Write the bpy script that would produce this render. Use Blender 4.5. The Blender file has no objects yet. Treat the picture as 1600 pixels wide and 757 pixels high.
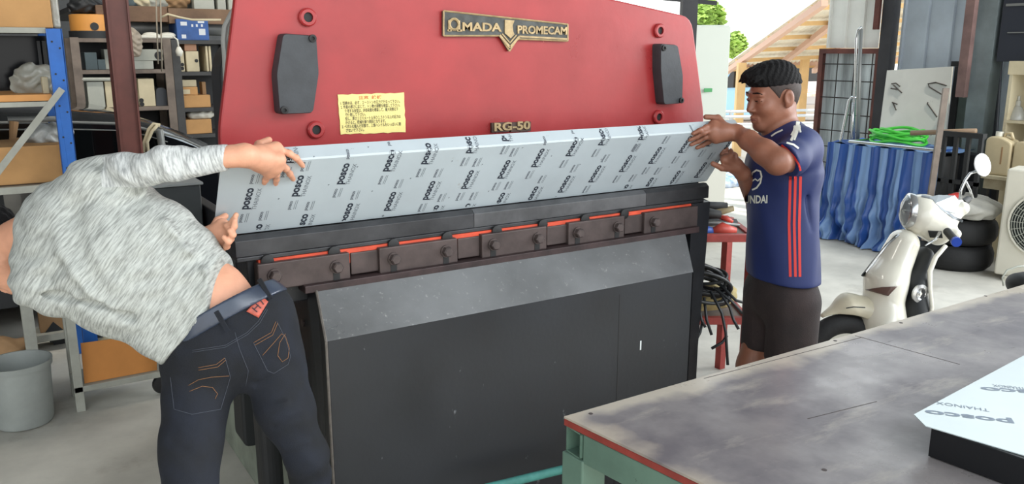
import bpy, bmesh, math, random
import numpy as np
from mathutils import Vector, Matrix

# ------------------------------------------------------------------ camera, world, lights, exposure
F_PX, CAM_H, HOR_Y, VAN_X = 1300.0, 1.70, 80.0, 2900.0
PITCH = math.atan((378.5 - HOR_Y) / F_PX)
YAW = math.atan((VAN_X - 800) / math.hypot(F_PX, 378.5 - HOR_Y))   # angle of view axis away from world X
FWD = Vector((math.cos(YAW) * math.cos(PITCH), math.sin(YAW) * math.cos(PITCH), -math.sin(PITCH)))
RGT = Vector((math.sin(YAW), -math.cos(YAW), 0))
UPV = RGT.cross(FWD)
FH = Vector((math.cos(YAW), math.sin(YAW), 0))
CAM = Vector((0, 0, CAM_H))
scene = bpy.context.scene
COL = scene.collection
cd = bpy.data.cameras.new('camera')
cd.sensor_fit = 'HORIZONTAL'; cd.sensor_width = 36.0; cd.lens = 36.0 * F_PX / 1600.0
cd.clip_start = 0.05; cd.clip_end = 300
cam = bpy.data.objects.new('camera', cd); COL.objects.link(cam)
cam.matrix_world = Matrix(((RGT.x, UPV.x, -FWD.x, 0), (RGT.y, UPV.y, -FWD.y, 0), (RGT.z, UPV.z, -FWD.z, CAM_H), (0, 0, 0, 1)))
scene.camera = cam
vs = scene.view_settings
vs.view_transform = 'Standard'; vs.look = 'None'; vs.gamma = 1.0; vs.use_curve_mapping = False
vs.exposure = 0.0

w = bpy.data.worlds.new('sky'); scene.world = w; w.use_nodes = True
nt = w.node_tree; nt.nodes.clear()
wo = nt.nodes.new('ShaderNodeOutputWorld'); bg = nt.nodes.new('ShaderNodeBackground')
tc = nt.nodes.new('ShaderNodeTexCoord'); sx = nt.nodes.new('ShaderNodeSeparateXYZ'); cr = nt.nodes.new('ShaderNodeValToRGB')
nt.links.new(tc.outputs['Generated'], sx.inputs[0]); nt.links.new(sx.outputs['Z'], cr.inputs[0])
cr.color_ramp.elements[0].position = 0.0; cr.color_ramp.elements[0].color = (1.0, 1.0, 0.98, 1)
cr.color_ramp.elements[1].position = 0.6; cr.color_ramp.elements[1].color = (0.80, 0.92, 1.0, 1)
nt.links.new(cr.outputs[0], bg.inputs[0]); bg.inputs[1].default_value = 2.3
nt.links.new(bg.outputs[0], wo.inputs[0])

def light(kind, name, loc, target, energy, color=(1, 1, 1), **kw):
    l = bpy.data.lights.new(name, kind); l.energy = energy; l.color = color
    for k, v in kw.items(): setattr(l, k, v)
    o = bpy.data.objects.new(name, l); COL.objects.link(o); o.location = loc
    o.rotation_euler = (Vector(target) - Vector(loc)).to_track_quat('-Z', 'Y').to_euler()
    return o
light('SUN', 'sun', (3, -5, 14), (0, 0, 0), 5.0, (1, .93, .8), angle=math.radians(1))
light('AREA', 'yard_daylight', (2.4, -3.0, 3.9), (1.0, 2.4, 1.0), 105, (.96, .98, 1), shape='RECTANGLE', size=3.2, size_y=2.0)
light('AREA', 'side_opening_daylight', (6.7, 0.3, 2.5), (3.2, 2.2, .8), 210, (.93, .97, 1), shape='RECTANGLE', size=3.4, size_y=2.4)

light('AREA', 'rack_aisle_lamp', (0.3, 5.3, 4.4), (0.5, 7.2, 1.4), 70, (1, .95, .86), shape='RECTANGLE', size=1.6, size_y=.5)

# ------------------------------------------------------------------ helpers
def ray(x, y): return FWD * F_PX + RGT * (x - 800) - UPV * (y - 378.5)
def PZ(x, y, z): d = ray(x, y); return CAM + d * ((z - CAM_H) / d.z)
def PY(x, y, yy): d = ray(x, y); return CAM + d * (yy / d.y)
def PX(x, y, xx): d = ray(x, y); return CAM + d * (xx / d.x)
def W(x, y, depth): return CAM + ray(x, y) * (depth / F_PX)
def PP(x, y, p, n, off=0.0):
    d = ray(x, y).normalized(); n = Vector(n).normalized()
    q = CAM + d * ((Vector(p) - CAM).dot(n) / d.dot(n))
    return q - d * off
def lin(c):
    return tuple(((v / 255) / 12.92 if v / 255 <= .04045 else ((v / 255 + .055) / 1.055) ** 2.4) for v in c)

MATS = {}
def mat(name, rgb, rough=.6, metal=0.0, var=0.0, scale=6.0, rgb2=None, bump=0.0, bscale=60, stretch=(1, 1, 1), trans=0.0, spec=.5, emit=None, contrast=(.35, .65), detail=6, coat=0.0, alpha=1.0, roughvar=0.0):
    """principled material; rgb is sRGB 0..255, rgb2 the second colour of a noise blend"""
    if name in MATS: return MATS[name]
    m = bpy.data.materials.new(name); m.use_nodes = True; MATS[name] = m
    t = m.node_tree; b = t.nodes['Principled BSDF']
    c = lin(rgb)
    b.inputs['Base Color'].default_value = (*c, 1); b.inputs['Roughness'].default_value = rough
    b.inputs['Metallic'].default_value = metal; b.inputs['Specular IOR Level'].default_value = spec
    b.inputs['Transmission Weight'].default_value = trans; b.inputs['Coat Weight'].default_value = coat
    b.inputs['Alpha'].default_value = alpha
    if emit: b.inputs['Emission Color'].default_value = (*lin(emit[:3]), 1); b.inputs['Emission Strength'].default_value = emit[3]
    if var or rgb2 or bump:
        co = t.nodes.new('ShaderNodeTexCoord'); mp = t.nodes.new('ShaderNodeMapping'); mp.name = 'map'
        mp.inputs['Scale'].default_value = stretch
        t.links.new(co.outputs['Object'], mp.inputs[0])
    if var or rgb2:
        n = t.nodes.new('ShaderNodeTexNoise'); n.name = 'n1'; n.inputs['Scale'].default_value = scale; n.inputs['Detail'].default_value = detail; n.inputs['Roughness'].default_value = .6
        t.links.new(mp.outputs[0], n.inputs['Vector'])
        r = t.nodes.new('ShaderNodeValToRGB'); r.name = 'ramp'
        r.color_ramp.elements[0].position = contrast[0]; r.color_ramp.elements[1].position = contrast[1]
        c2 = lin(rgb2) if rgb2 else tuple(min(1, v * (1 + var)) for v in c)
        c1 = c if rgb2 else tuple(v * (1 - var) for v in c)
        r.color_ramp.elements[0].color = (*c1, 1); r.color_ramp.elements[1].color = (*c2, 1)
        t.links.new(n.outputs['Fac'], r.inputs[0]); t.links.new(r.outputs[0], b.inputs['Base Color'])
        if roughvar:
            mr = t.nodes.new('ShaderNodeMapRange'); mr.inputs['To Min'].default_value = rough - roughvar; mr.inputs['To Max'].default_value = rough + roughvar
            mr.inputs['From Min'].default_value = .3; mr.inputs['From Max'].default_value = .7
            t.links.new(n.outputs['Fac'], mr.inputs[0]); t.links.new(mr.outputs[0], b.inputs['Roughness'])
    if bump:
        n2 = t.nodes.new('ShaderNodeTexNoise'); n2.name = 'n2'; n2.inputs['Scale'].default_value = bscale; n2.inputs['Detail'].default_value = 4
        t.links.new(mp.outputs[0], n2.inputs['Vector'])
        bp = t.nodes.new('ShaderNodeBump'); bp.name = 'bump'; bp.inputs['Strength'].default_value = bump; bp.inputs['Distance'].default_value = .01
        t.links.new(n2.outputs['Fac'], bp.inputs['Height']); t.links.new(bp.outputs[0], b.inputs['Normal'])
    return m
def scratches(m, rgb, scale=14, amount=.62, stretch=(1, 1, 1), width=.03, rot=(0, 0, .5)):
    """adds thin worn lines / chips of another colour to a material"""
    t = m.node_tree; b = t.nodes['Principled BSDF']
    co = t.nodes.new('ShaderNodeTexCoord'); mp = t.nodes.new('ShaderNodeMapping')
    mp.inputs['Scale'].default_value = stretch; mp.inputs['Rotation'].default_value = rot
    t.links.new(co.outputs['Object'], mp.inputs[0])
    n = t.nodes.new('ShaderNodeTexNoise'); n.inputs['Scale'].default_value = scale; n.inputs['Detail'].default_value = 8; n.inputs['Roughness'].default_value = .7
    t.links.new(mp.outputs[0], n.inputs['Vector'])
    r = t.nodes.new('ShaderNodeValToRGB')
    r.color_ramp.elements[0].position = amount; r.color_ramp.elements[0].color = (0, 0, 0, 1)
    r.color_ramp.elements[1].position = amount + width; r.color_ramp.elements[1].color = (1, 1, 1, 1)
    t.links.new(n.outputs['Fac'], r.inputs[0])
    mx = t.nodes.new('ShaderNodeMix'); mx.data_type = 'RGBA'
    src = b.inputs['Base Color'].links[0].from_socket if b.inputs['Base Color'].links else None
    if src: t.links.new(src, mx.inputs[6])
    else: mx.inputs[6].default_value = b.inputs['Base Color'].default_value
    mx.inputs[7].default_value = (*lin(rgb), 1)
    t.links.new(r.outputs[0], mx.inputs[0]); t.links.new(mx.outputs[2], b.inputs['Base Color'])
    return m

def frame_of(d):
    d = Vector(d).normalized(); a = Vector((0, 0, 1)) if abs(d.z) < .9 else Vector((1, 0, 0))
    u = d.cross(a).normalized(); return u, u.cross(d).normalized()
class MB:
    def __init__(s): s.v = []; s.f = []; s.m = []; s.cur = 0
    def add(s, vs, fs):
        k = len(s.v); s.v += [tuple(x) for x in vs]; s.f += [tuple(i + k for i in f) for f in fs]; s.m += [s.cur] * len(fs); return s
    def box(s, c, d, ax=None):
        c = Vector(c); X, Y, Z = ax if ax else (Vector((1, 0, 0)), Vector((0, 1, 0)), Vector((0, 0, 1)))
        vs = [c + X * (i * d[0] / 2) + Y * (j * d[1] / 2) + Z * (k * d[2] / 2) for i in (-1, 1) for j in (-1, 1) for k in (-1, 1)]
        return s.add(vs, [(0, 1, 3, 2), (4, 6, 7, 5), (0, 4, 5, 1), (2, 3, 7, 6), (0, 2, 6, 4), (1, 5, 7, 3)])
    def mm(s, lo, hi):
        lo, hi = Vector(lo), Vector(hi); return s.box((lo + hi) / 2, hi - lo)
    def prism(s, pts, vec):
        n = len(pts); vec = Vector(vec); pts = [Vector(p) for p in pts]
        return s.add(pts + [p + vec for p in pts], [tuple(range(n))[::-1], tuple(range(n, 2 * n))] + [(i, (i + 1) % n, n + (i + 1) % n, n + i) for i in range(n)])
    def tube(s, pts, r, n=8, closed=False):
        pts = [Vector(p) for p in pts]; m = len(pts); rs = r if isinstance(r, (list, tuple)) else [r] * m
        vs = []; fs = []; u = None
        for i, p in enumerate(pts):
            if closed: d = pts[(i + 1) % m] - pts[i - 1]
            else: d = pts[min(i + 1, m - 1)] - pts[max(i - 1, 0)]
            if d.length < 1e-9: d = Vector((0, 0, 1))
            d.normalize()
            if u is None: u = frame_of(d)[0]
            u = (u - d * u.dot(d)); u = u.normalized() if u.length > 1e-6 else frame_of(d)[0]
            v = d.cross(u)
            vs += [p + (u * math.cos(2 * math.pi * k / n) + v * math.sin(2 * math.pi * k / n)) * rs[i] for k in range(n)]
        for i in range(m if closed else m - 1):
            j = (i + 1) % m
            fs += [(i * n + k, i * n + (k + 1) % n, j * n + (k + 1) % n, j * n + k) for k in range(n)]
        if not closed: fs += [tuple(range(n))[::-1], tuple(range((m - 1) * n, m * n))]
        return s.add(vs, fs)
    def cyl(s, a, b, r, n=20, r2=None): return s.tube([a, b], [r, r if r2 is None else r2], n)
    def lathe(s, prof, c, axis=(0, 0, 1), n=32, cap=True):
        c = Vector(c); d = Vector(axis).normalized(); u, v = frame_of(d); m = len(prof)
        vs = [c + d * z + (u * math.cos(2 * math.pi * k / n) + v * math.sin(2 * math.pi * k / n)) * r for r, z in prof for k in range(n)]
        fs = [(i * n + k, i * n + (k + 1) % n, (i + 1) * n + (k + 1) % n, (i + 1) * n + k) for i in range(m - 1) for k in range(n)]
        if cap: fs += [tuple(range(n))[::-1], tuple(range((m - 1) * n, m * n))]
        return s.add(vs, fs)
    def ball(s, c, r, sc=(1, 1, 1), ax=None, n=16, wob=0, seed=0):
        c = Vector(c); X, Y, Z = ax if ax else (Vector((1, 0, 0)), Vector((0, 1, 0)), Vector((0, 0, 1))); rnd = random.Random(seed)
        vs = []; h = n // 2
        ph = [rnd.uniform(0, 6.3) for _ in range(6)]
        for i in range(h + 1):
            a = math.pi * i / h
            for k in range(n):
                b = 2 * math.pi * k / n
                q = 1 + wob * (math.sin(2 * a + ph[0]) * math.sin(3 * b + ph[1]) + .6 * math.sin(5 * a + ph[2]) * math.sin(4 * b + ph[3]))
                vs.append(c + (X * math.sin(a) * math.cos(b) * sc[0] + Y * math.sin(a) * math.sin(b) * sc[1] + Z * math.cos(a) * sc[2]) * r * q)
        return s.add(vs, [(i * n + k, (i + 1) * n + k, (i + 1) * n + (k + 1) % n, i * n + (k + 1) % n) for i in range(h) for k in range(n)])
    def grid(s, fn, nu, nv):
        vs = [fn(i / nu, j / nv) for i in range(nu + 1) for j in range(nv + 1)]
        return s.add(vs, [(i * (nv + 1) + j, (i + 1) * (nv + 1) + j, (i + 1) * (nv + 1) + j + 1, i * (nv + 1) + j + 1) for i in range(nu) for j in range(nv)])
    def ring(s, c, axis, R, r, n=32, m=8, e=1.0):
        u, v = frame_of(axis); c = Vector(c)
        return s.tube([c + (u * math.cos(2 * math.pi * k / n) + v * e * math.sin(2 * math.pi * k / n)) * R for k in range(n)], r, m, True)
    def build(s, name, m, parent=None, bevel=0, smooth=False, thick=0, seg=2, **props):
        me = bpy.data.meshes.new(name); me.from_pydata(s.v, [], s.f)
        ms = m if isinstance(m, (list, tuple)) else [m]
        for q in ms: me.materials.append(q)
        if len(ms) > 1: me.polygons.foreach_set('material_index', s.m)
        b = bmesh.new(); b.from_mesh(me); bmesh.ops.remove_doubles(b, verts=b.verts, dist=1e-6); bmesh.ops.recalc_face_normals(b, faces=b.faces); b.to_mesh(me); b.free()
        if smooth:
            me.polygons.foreach_set('use_smooth', [True] * len(me.polygons))
            if smooth != 'all': me.set_sharp_from_angle(angle=math.radians(38))
        o = bpy.data.objects.new(name, me); COL.objects.link(o)
        if thick:
            q = o.modifiers.new('solid', 'SOLIDIFY'); q.thickness = thick; q.offset = 0
        if bevel:
            q = o.modifiers.new('bevel', 'BEVEL'); q.width = bevel; q.segments = seg; q.limit_method = 'ANGLE'; q.angle_limit = math.radians(40)
        hang(o, parent); tag(o, **props); return o
def hang(o, parent):
    if parent is not None:
        o.parent = parent; o.matrix_parent_inverse = Matrix.Translation(-parent.location) if parent.type == 'EMPTY' else Matrix()
def tag(o, label=None, cat=None, group=None, kind=None):
    if label: o['label'] = label
    if cat: o['category'] = cat
    if group: o['group'] = group
    if kind: o['kind'] = kind
    return o
def thing(name, loc, label, cat, group=None):
    e = bpy.data.objects.new(name, None); COL.objects.link(e); e.location = loc; e.empty_display_size = .1
    return tag(e, label, cat, group)
def copy_tree(o, loc, label=None):
    r = o.copy(); COL.objects.link(r); r.location = loc
    if label: r['label'] = label
    for ch in [c for c in bpy.data.objects if c.parent == o]:
        c = ch.copy(); COL.objects.link(c); c.parent = r
        for g in [q for q in bpy.data.objects if q.parent == ch]:
            d = g.copy(); COL.objects.link(d); d.parent = c
    return r
_TC = {}
def text_geo(s, bold=0.0, res=3, sp=1.0):
    """lettering as flat polygons, 1 unit cap size, origin bottom-left"""
    k = (s, bold, res, sp)
    if k not in _TC:
        c = bpy.data.curves.new('t', 'FONT'); c.body = s; c.size = 1; c.offset = bold; c.resolution_u = res; c.space_character = sp
        o = bpy.data.objects.new('t', c); COL.objects.link(o)
        bpy.context.view_layer.update()
        me = bpy.data.meshes.new_from_object(o.evaluated_get(bpy.context.evaluated_depsgraph_get()))
        vs = [tuple(v.co) for v in me.vertices]; fs = [tuple(p.vertices) for p in me.polygons]
        bpy.data.objects.remove(o); bpy.data.curves.remove(c); bpy.data.meshes.remove(me)
        _TC[k] = (vs, fs)
    return _TC[k]
def put_text(mb, s, org, xd, yd, size, bold=0.0, center=False, fit=None, deep=0.0, sp=1.0, aspect=1.0):
    vs, fs = text_geo(s, bold, 3, sp)
    if not vs: return
    x0 = min(v[0] for v in vs); x1 = max(v[0] for v in vs)
    kx = size * aspect
    if fit: kx = fit / (x1 - x0)
    off = (x0 + x1) / 2 if center else x0
    xd, yd = Vector(xd).normalized(), Vector(yd).normalized(); org = Vector(org); n = xd.cross(yd)
    P = [org + xd * ((v[0] - off) * kx) + yd * (v[1] * size) for v in vs]
    if not deep: mb.add(P, fs); return
    mb.add([p + n * deep for p in P], fs)
    cnt = {}
    for f in fs:
        for a, b in zip(f, f[1:] + f[:1]): cnt[(a, b)] = 1
    N = len(P); side = [(a, b, b + N, a + N) for (a, b) in cnt if (b, a) not in cnt]
    mb.add([p + n * deep for p in P] + P, side)
def rr(x0, y0, x1, y1, r, n=5):
    """rounded rectangle outline"""
    pts = []
    for cx, cy, a0 in ((x1 - r, y1 - r, 0), (x0 + r, y1 - r, 90), (x0 + r, y0 + r, 180), (x1 - r, y0 + r, 270)):
        pts += [(cx + r * math.cos(math.radians(a0 + 90 * i / n)), cy + r * math.sin(math.radians(a0 + 90 * i / n))) for i in range(n + 1)]
    return pts
def rpoly(pts, r, n=4):
    """2D polygon with rounded corners"""
    out = []
    for i, p in enumerate(pts):
        a, b, c = Vector(pts[i - 1]), Vector(p), Vector(pts[(i + 1) % len(pts)])
        rr_ = r[i] if isinstance(r, (list, tuple)) else r
        u = (a - b); v = (c - b); k = min(rr_, u.length * .45, v.length * .45)
        s0 = b + u.normalized() * k; s1 = b + v.normalized() * k
        for t in range(n + 1):
            t /= n; out.append(tuple(s0 * (1 - t) ** 2 + b * 2 * t * (1 - t) + s1 * t * t))
    return out
# ------------------------------------------------------------------ the setting
m_floor = scratches(mat('concrete', (196, 192, 182), .75, var=.22, scale=1.3, bump=.12, bscale=25, roughvar=.12), (158, 150, 138), 2.2, .58, width=.2)
MB().mm((-6, -6, -.1), (9.0, 12, 0)).build('floor', m_floor, kind='structure')
m_yard = mat('yard_concrete', (205, 200, 190), .9, var=.12, scale=.8)
MB().mm((9.0, -12, -.12), (60, 60, -.02)).build('ground', m_yard, kind='structure')
m_roof = mat('roof_sheet', (120, 122, 124), .7, var=.15, scale=3)
m = MB()
for i in range(0, 53):
    x = -5 + i * .24; ye = 10.8 if x < 3.2 else 6.1
    m.mm((x, -.8, 4.6), (x + .2, ye, 4.62)); m.mm((x + .2, -.8, 4.6), (x + .24, ye, 4.66))
m.build('ceiling', m_roof, kind='structure')
m_backwall = mat('grey_wall', (84, 86, 88), .85, var=.2, scale=3)
MB().mm((-5, 10.6, 0), (5.0, 10.75, 4.6)).build('wall_back', m_backwall, kind='structure')
MB().mm((-5.1, 1.0, 0), (-5, 10.75, 4.6)).build('wall_left', m_backwall, kind='structure')

# ------------------------------------------------------------------ press brake
YB = 2.40        # front face of the red beam
m_red = scratches(mat('red_paint', (152, 42, 44), .36, var=.14, scale=3.0, bump=.04, bscale=40, roughvar=.12), (226, 120, 112), 9, .70, width=.02)
m_redd = mat('dark_red_edge', (96, 28, 30), .6, var=.3, scale=20)
m_blk = scratches(mat('black_paint', (30, 31, 34), .42, var=.3, scale=8, bump=.05, bscale=80), (96, 92, 88), 24, .70, width=.02)
m_guard = scratches(mat('guard_paint', (27, 29, 33), .5, var=.22, scale=2.2, bump=.05, bscale=60, roughvar=.1), (104, 106, 108), 22, .655, width=.05, stretch=(1, 1, .45))
m_gslope = scratches(mat('guard_worn_steel', (112, 113, 114), 0.36, .35, var=.18, scale=3, bump=.08, bscale=90, roughvar=.14), (158, 158, 155), 55, .60, width=.12)
m_die = mat('die_steel', (58, 58, 60), .42, .5, var=.35, scale=5, bump=.04)
m_clamp = mat('oily_clamp_steel', (74, 63, 61), .5, .35, var=.28, scale=9, bump=.05, bscale=60)
m_white0 = mat('white_drip', (200, 204, 204), .6)
m_clampd = mat('clamp_bolt_steel', (84, 74, 72), .42, .5, var=.2, scale=30)
m_orange = mat('orange_red_bed', (200, 72, 44), .5, var=.2, scale=8)
m_rubber = mat('black_rubber', (18, 18, 19), .6)
m_cast = scratches(mat('cover_casting', (50, 53, 57), .55, var=.15, scale=20, bump=.06, bscale=120), (190, 186, 180), 30, .735, width=.01)
m_brass = mat('worn_brass_letters', (164, 142, 104), .5, .25, var=.22, scale=40)
m_plate = mat('nameplate_ground', (66, 68, 66), .6, .1, var=.35, scale=30)
m_yel = mat('yellow_plate', (226, 212, 134), .5, var=.08, scale=12)
m_ink = mat('black_ink', (40, 38, 34), .6)
m_redink = mat('faded_red_ink', (196, 120, 70), .6)
brake = thing('press_brake', (1.5, 2.5, 0), 'large red hydraulic press brake with black guard panel, between the two men', 'machine')

XL, XR = PY(340, 190, YB).x, PY(1101, 190, YB).x
pts = [(XL + .012, 1.24), (XL, 1.47), (XL + .10, 1.985), (XL + .45, 1.99), (XR - .47, 1.878), (PY(1078, 27, YB).x + .01, 1.826), (XR, 1.44), (XR - .03, 1.24)]
pts = rpoly(pts, [.01, .05, .03, .05, .05, .05, .05, .01])
MB().prism([(x, YB, z) for x, z in pts], (0, .028, 0)).build('beam_panel', [m_red], brake, bevel=.006)
MB().prism([(x, YB + .029, z) for x, z in rpoly([(XL + .035, 1.24), (XL + .03, 1.47), (XL + .13, 1.97), (XL + .45, 1.97), (XR - .47, 1.86), (XR - .12, 1.81), (XR - .03, 1.44), (XR - .04, 1.24)], .03)], (0, .05, 0)).build('beam_backing', m_redd, brake)

def hexcover(px):  # six sided casting with a chamfered rim
    P = [PY(x, y, YB - .045) for x, y in px]
    m = MB(); c = sum(P, Vector()) / len(P)
    out = rpoly([(p.x, p.z) for p in P], .012)
    big = [(c.x + (x - c.x) * 1.05, c.z + (z - c.z) * 1.02) for x, z in out]
    n = len(out)
    vs = [(x, YB, z) for x, z in big] + [(x, YB - .036, z) for x, z in big] + [(x, YB - .045, z) for x, z in out]
    fs = [tuple(range(2 * n, 3 * n))] + [(k * n + i, k * n + (i + 1) % n, (k + 1) * n + (i + 1) % n, (k + 1) * n + i) for k in (0, 1) for i in range(n)]
    m.add(vs, fs); return m, c
for px, scr in (([(443, 53), (494, 57), (498, 115), (489, 176), (438, 178), (433, 116)], ((488, 60), (444, 172))),
                ([(1033, 69), (1059, 71), (1067, 118), (1066, 161), (1038, 163), (1033, 110)], ((1037, 75), (1064, 157)))):
    m, c = hexcover(px); cv = m.build('cover_box', m_cast, brake, smooth=True)
    for x, y in scr:
        q = PY(x, y, YB - .045); MB().lathe([(.011, 0), (.011, .006), (.005, .007), (.005, .002)], (q.x, q.y, q.z), (0, -1, 0), 12).build('screw', m_rubber, cv, smooth=True)
for x, y in ((481, 27), (494, 203), (1031, 48), (1029, 183)):
    q = PY(x, y, YB - .008)
    o = MB().lathe([(.026, 0), (.026, .010), (.022, .014), (.014, .014), (.014, .003), (0.001, .003)], (q.x, YB, q.z), (0, -1, 0), 24).build('bolt_socket', m_red, brake, smooth=True)
    MB().lathe([(.0135, 0), (.0135, .006), (.001, .006)], (q.x, YB, q.z), (0, -1, 0), 16).build('socket_recess', m_rubber, o)

# nameplate: long plaque with a triangular point below, raised brass lettering
yp = YB - .012
A = lambda x, y, yy=yp: PY(x, y, yy)
P = [A(693, 17), A(887, 38), A(887, 64), A(808, 61), A(796, 80), A(781, 56), A(693, 56)]
np_ = MB().prism([(p.x, YB, p.z) for p in P], (0, -.012, 0)).build('nameplate', m_plate, brake)
rim = MB()
ring_ = P + [P[0]]
for a, b in zip(ring_, ring_[1:]): rim.tube([(a.x, yp, a.z), (b.x, yp, b.z)], .003, 6)
d1 = (A(887, 38) - A(693, 17)).normalized(); dn = (A(695, 57) - A(695, 17)).normalized()
def line(m, pts, w_, h=.004):
    for (a, b) in zip(pts, pts[1:]):
        d = (b - a).normalized(); n = Vector((0, -1, 0)); s = d.cross(n) * w_ / 2
        m.prism([a - s, b - s, b + s, a + s], (0, -h, 0))
line(rim, [A(780, 55), A(796, 74), A(811, 57)], .008); line(rim, [A(811, 57), A(885, 61)], .006); line(rim, [A(784, 53), A(796, 67), A(806, 55)], .004)
rim.build('plate_rim', m_brass, np_)
# lettering drawn from the plaque: a round 'a' with a ring, then block capitals
L = MB()
def tx(m, s, x0, y0, x1, yb, yt, bold=.03):
    a, b = A(x0, y0), A(x1, yb); h = (A(x0, yt) - A(x0, y0)).length
    put_text(m, s, a, b - a, Vector((0, 0, 1)), h / .729, bold, fit=(b - a).length, deep=.004)
o_ = A(709, 38)
L.ring((o_.x, yp - .002, o_.z), (0, 1, 0), .0165, .0045, 24, 6)
L.mm((o_.x - .024, yp - .004, o_.z - .022), (o_.x - .010, yp, o_.z - .016)); L.mm((o_.x + .010, yp - .004, o_.z - .022), (o_.x + .028, yp, o_.z - .016))
L.mm((o_.x + .014, yp - .004, o_.z - .02), (o_.x + .021, yp, o_.z + .012)); L.mm((o_.x - .021, yp - .004, o_.z - .02), (o_.x - .014, yp, o_.z + .012))
tx(L, 'MADA', 722, 48, 783, 49, 34.5); tx(L, 'PROMECAM', 808, 52, 885, 54, 39.5)
# shield-like mark between the two words
S = [A(788, 31), A(803, 32), A(800, 40), A(801, 49), A(803, 54), A(797, 60), A(788, 52)]
L.prism([(p.x, yp, p.z) for p in S], (0, -.004, 0))
L.build('plate_lettering', m_brass, np_)
# model badge RG-50: three stained blocks
b0, b1 = A(769, 208), A(830, 205)
bd = MB()
for x0, x1 in ((769, 796), (799, 813), (813.5, 830)):
    q0, q1 = A(x0, 208 - (x0 - 769) * .035), A(x1, 190); bd.mm((q0.x, YB - .010, q0.z + .001), (q1.x, YB, q0.z + .033))
bdo = bd.build('model_badge', mat('dark_badge', (70, 52, 44), .6, var=.3, scale=30), brake)
L = MB(); q = A(772, 206); put_text(L, 'RG-50', Vector((q.x, YB - .010, q.z + .003)), (1, 0, 0.0), (0, 0, 1), .027 / .729, .035, fit=(b1 - b0).length * .92, deep=.005)
L.build('badge_lettering', m_brass, bdo)
# yellow instruction plate
c0, c1, c2, c3 = A(528, 148, YB - .003), A(631, 145, YB - .003), A(634, 207, YB - .003), A(532, 210, YB - .003)
u = (c1 - c0); v = (c3 - c0)
edge = []
rnd = random.Random(3)
for a, b, n in ((c0, c1, 14), (c1, c2, 9), (c2, c3, 14), (c3, c0, 9)):
    for i in range(n): edge.append(a.lerp(b, i / n) + Vector((rnd.uniform(-.0015, .0015), 0, rnd.uniform(-.0015, .0015))))
yo = MB().prism([(p.x, YB, p.z) for p in edge], (0, -.003, 0)).build('instruction_plate', m_yel, brake)
L = MB(); T = lambda a, b: c0 + u * a + v * b + Vector((0, -.0007, 0))
R = MB(); put_text(R, '注意  銘板', T(.30, .13), u, -v, .0115, .02, fit=.075); R.build('plate_heading', m_redink, yo)
rows = ['1. 型締めは、必ず、２～３トンの圧力で行なって下さい。', '2. 作業の厚さに応じて、トン数の調整を確認して下さい。', '使用する金型は、許容荷重を確認して、最大荷重以下', 'で使用して下さい。', '但し、厚さ１ミリメートル当り１.５トン以上の圧力は',
        'かけると、機械を損う原因となります。', '3. ペダルを踏んだ状態で、上部ハンドルをいっぱいに廻', 'さないで下さい。']
for i, t in enumerate(rows):
    ind = .03 if t[0] in '123' else .085
    n = len(t); put_text(L, t, T(ind, .255 + i * .099), u, -v, .0118, .01, fit=(.93 - ind) * u.length * min(1, n / 25))
L.build('plate_text', m_ink, yo)

# rear frame seen at the left of the beam: motor housing, conduit
MB().prism([(x, y, 0) for x, y in rpoly([(XL + .08, 2.50), (XL + .15, 2.50), (XL + .15, 2.60), (XL + .08, 2.60)], .03)], (0, 0, 1.72)).build('side_frame', mat('black_frame', (26, 27, 29), .6, var=.2, scale=6), brake)
MB().prism([(x, y, 0) for x, y in [(XR - .12, 2.56), (XR - .06, 2.52), (XR - .06, 2.95), (XR - .12, 2.95)]], (0, 0, 1.5)).build('side_frame', MATS['black_frame'], brake)
MB().mm((XL + .1, 2.5, 1.9), (XR - .5, 2.9, 2.02)).build('top_housing', MATS['black_frame'], brake, bevel=.02)
m_cond = mat('grey_conduit', (150, 150, 146), .5)
q0 = [PY(x, y, 2.52) for x, y in ((372, 8), (362, 22), (352, 42), (350, 62), (352, 90), (354, 140), (350, 190))]
MB().tube(q0, .009, 8).build('conduit', m_cond, brake, smooth=True)

# tooling: lower die rail along the bed, orange bed front, clamps with bolts
YD = 2.27
dz = lambda x, y: PY(x, y, YD)
dl, dr = dz(366, 366), dz(1108, 291)
zt = (dl.z + dr.z) / 2
XD0, XDm, XD1 = dl.x, dz(741, 331).x, dr.x
ztop = zt; zlow = (dz(368, 399).z + dz(1000, 327).z) / 2
mdie2 = mat('die_steel_bright', (86, 86, 88), .40, .5, var=.3, scale=6, bump=.05, bscale=50)
for i, (xa, xb, mm_) in enumerate(((XD0, XDm - .001, m_die), (XDm, dz(1010, 300).x, mdie2), (dz(1010, 300).x + .001, XD1, m_die))):
    MB().prism([(xa, YD, zlow), (xa, YD, ztop - .012), (xa, YD + .015, ztop), (xa, YD + .03, ztop), (xa, YD + .045, ztop - .02), (xa, YD + .06, ztop), (xa, YD + .075, ztop), (xa, YD + .075, zlow)], (xb - xa, 0, 0)).build('lower_die', mm_, brake, bevel=.0015)
MB().mm((XD0, YD - .006, zlow - .012), (XD1 - .03, YD + .08, zlow)).build('die_rail', m_die, brake, bevel=.002)
# punch and its holder in front of the beam foot
MB().prism([(XL + .05, YD + .042, ztop + .0), (XL + .05, YD + .015, ztop + .07), (XL + .05, YD + .02, ztop + .13), (XL + .05, YD + .12, ztop + .13), (XL + .05, YD + .09, ztop + .05)], (XR - XL - .12, 0, 0)).build('punch', m_die, brake)
YF = 2.25
fz = lambda x, y: PY(x, y, YF)
zbt = fz(720, 361).z + .006; zcl0 = fz(430, 407).z; 
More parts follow.
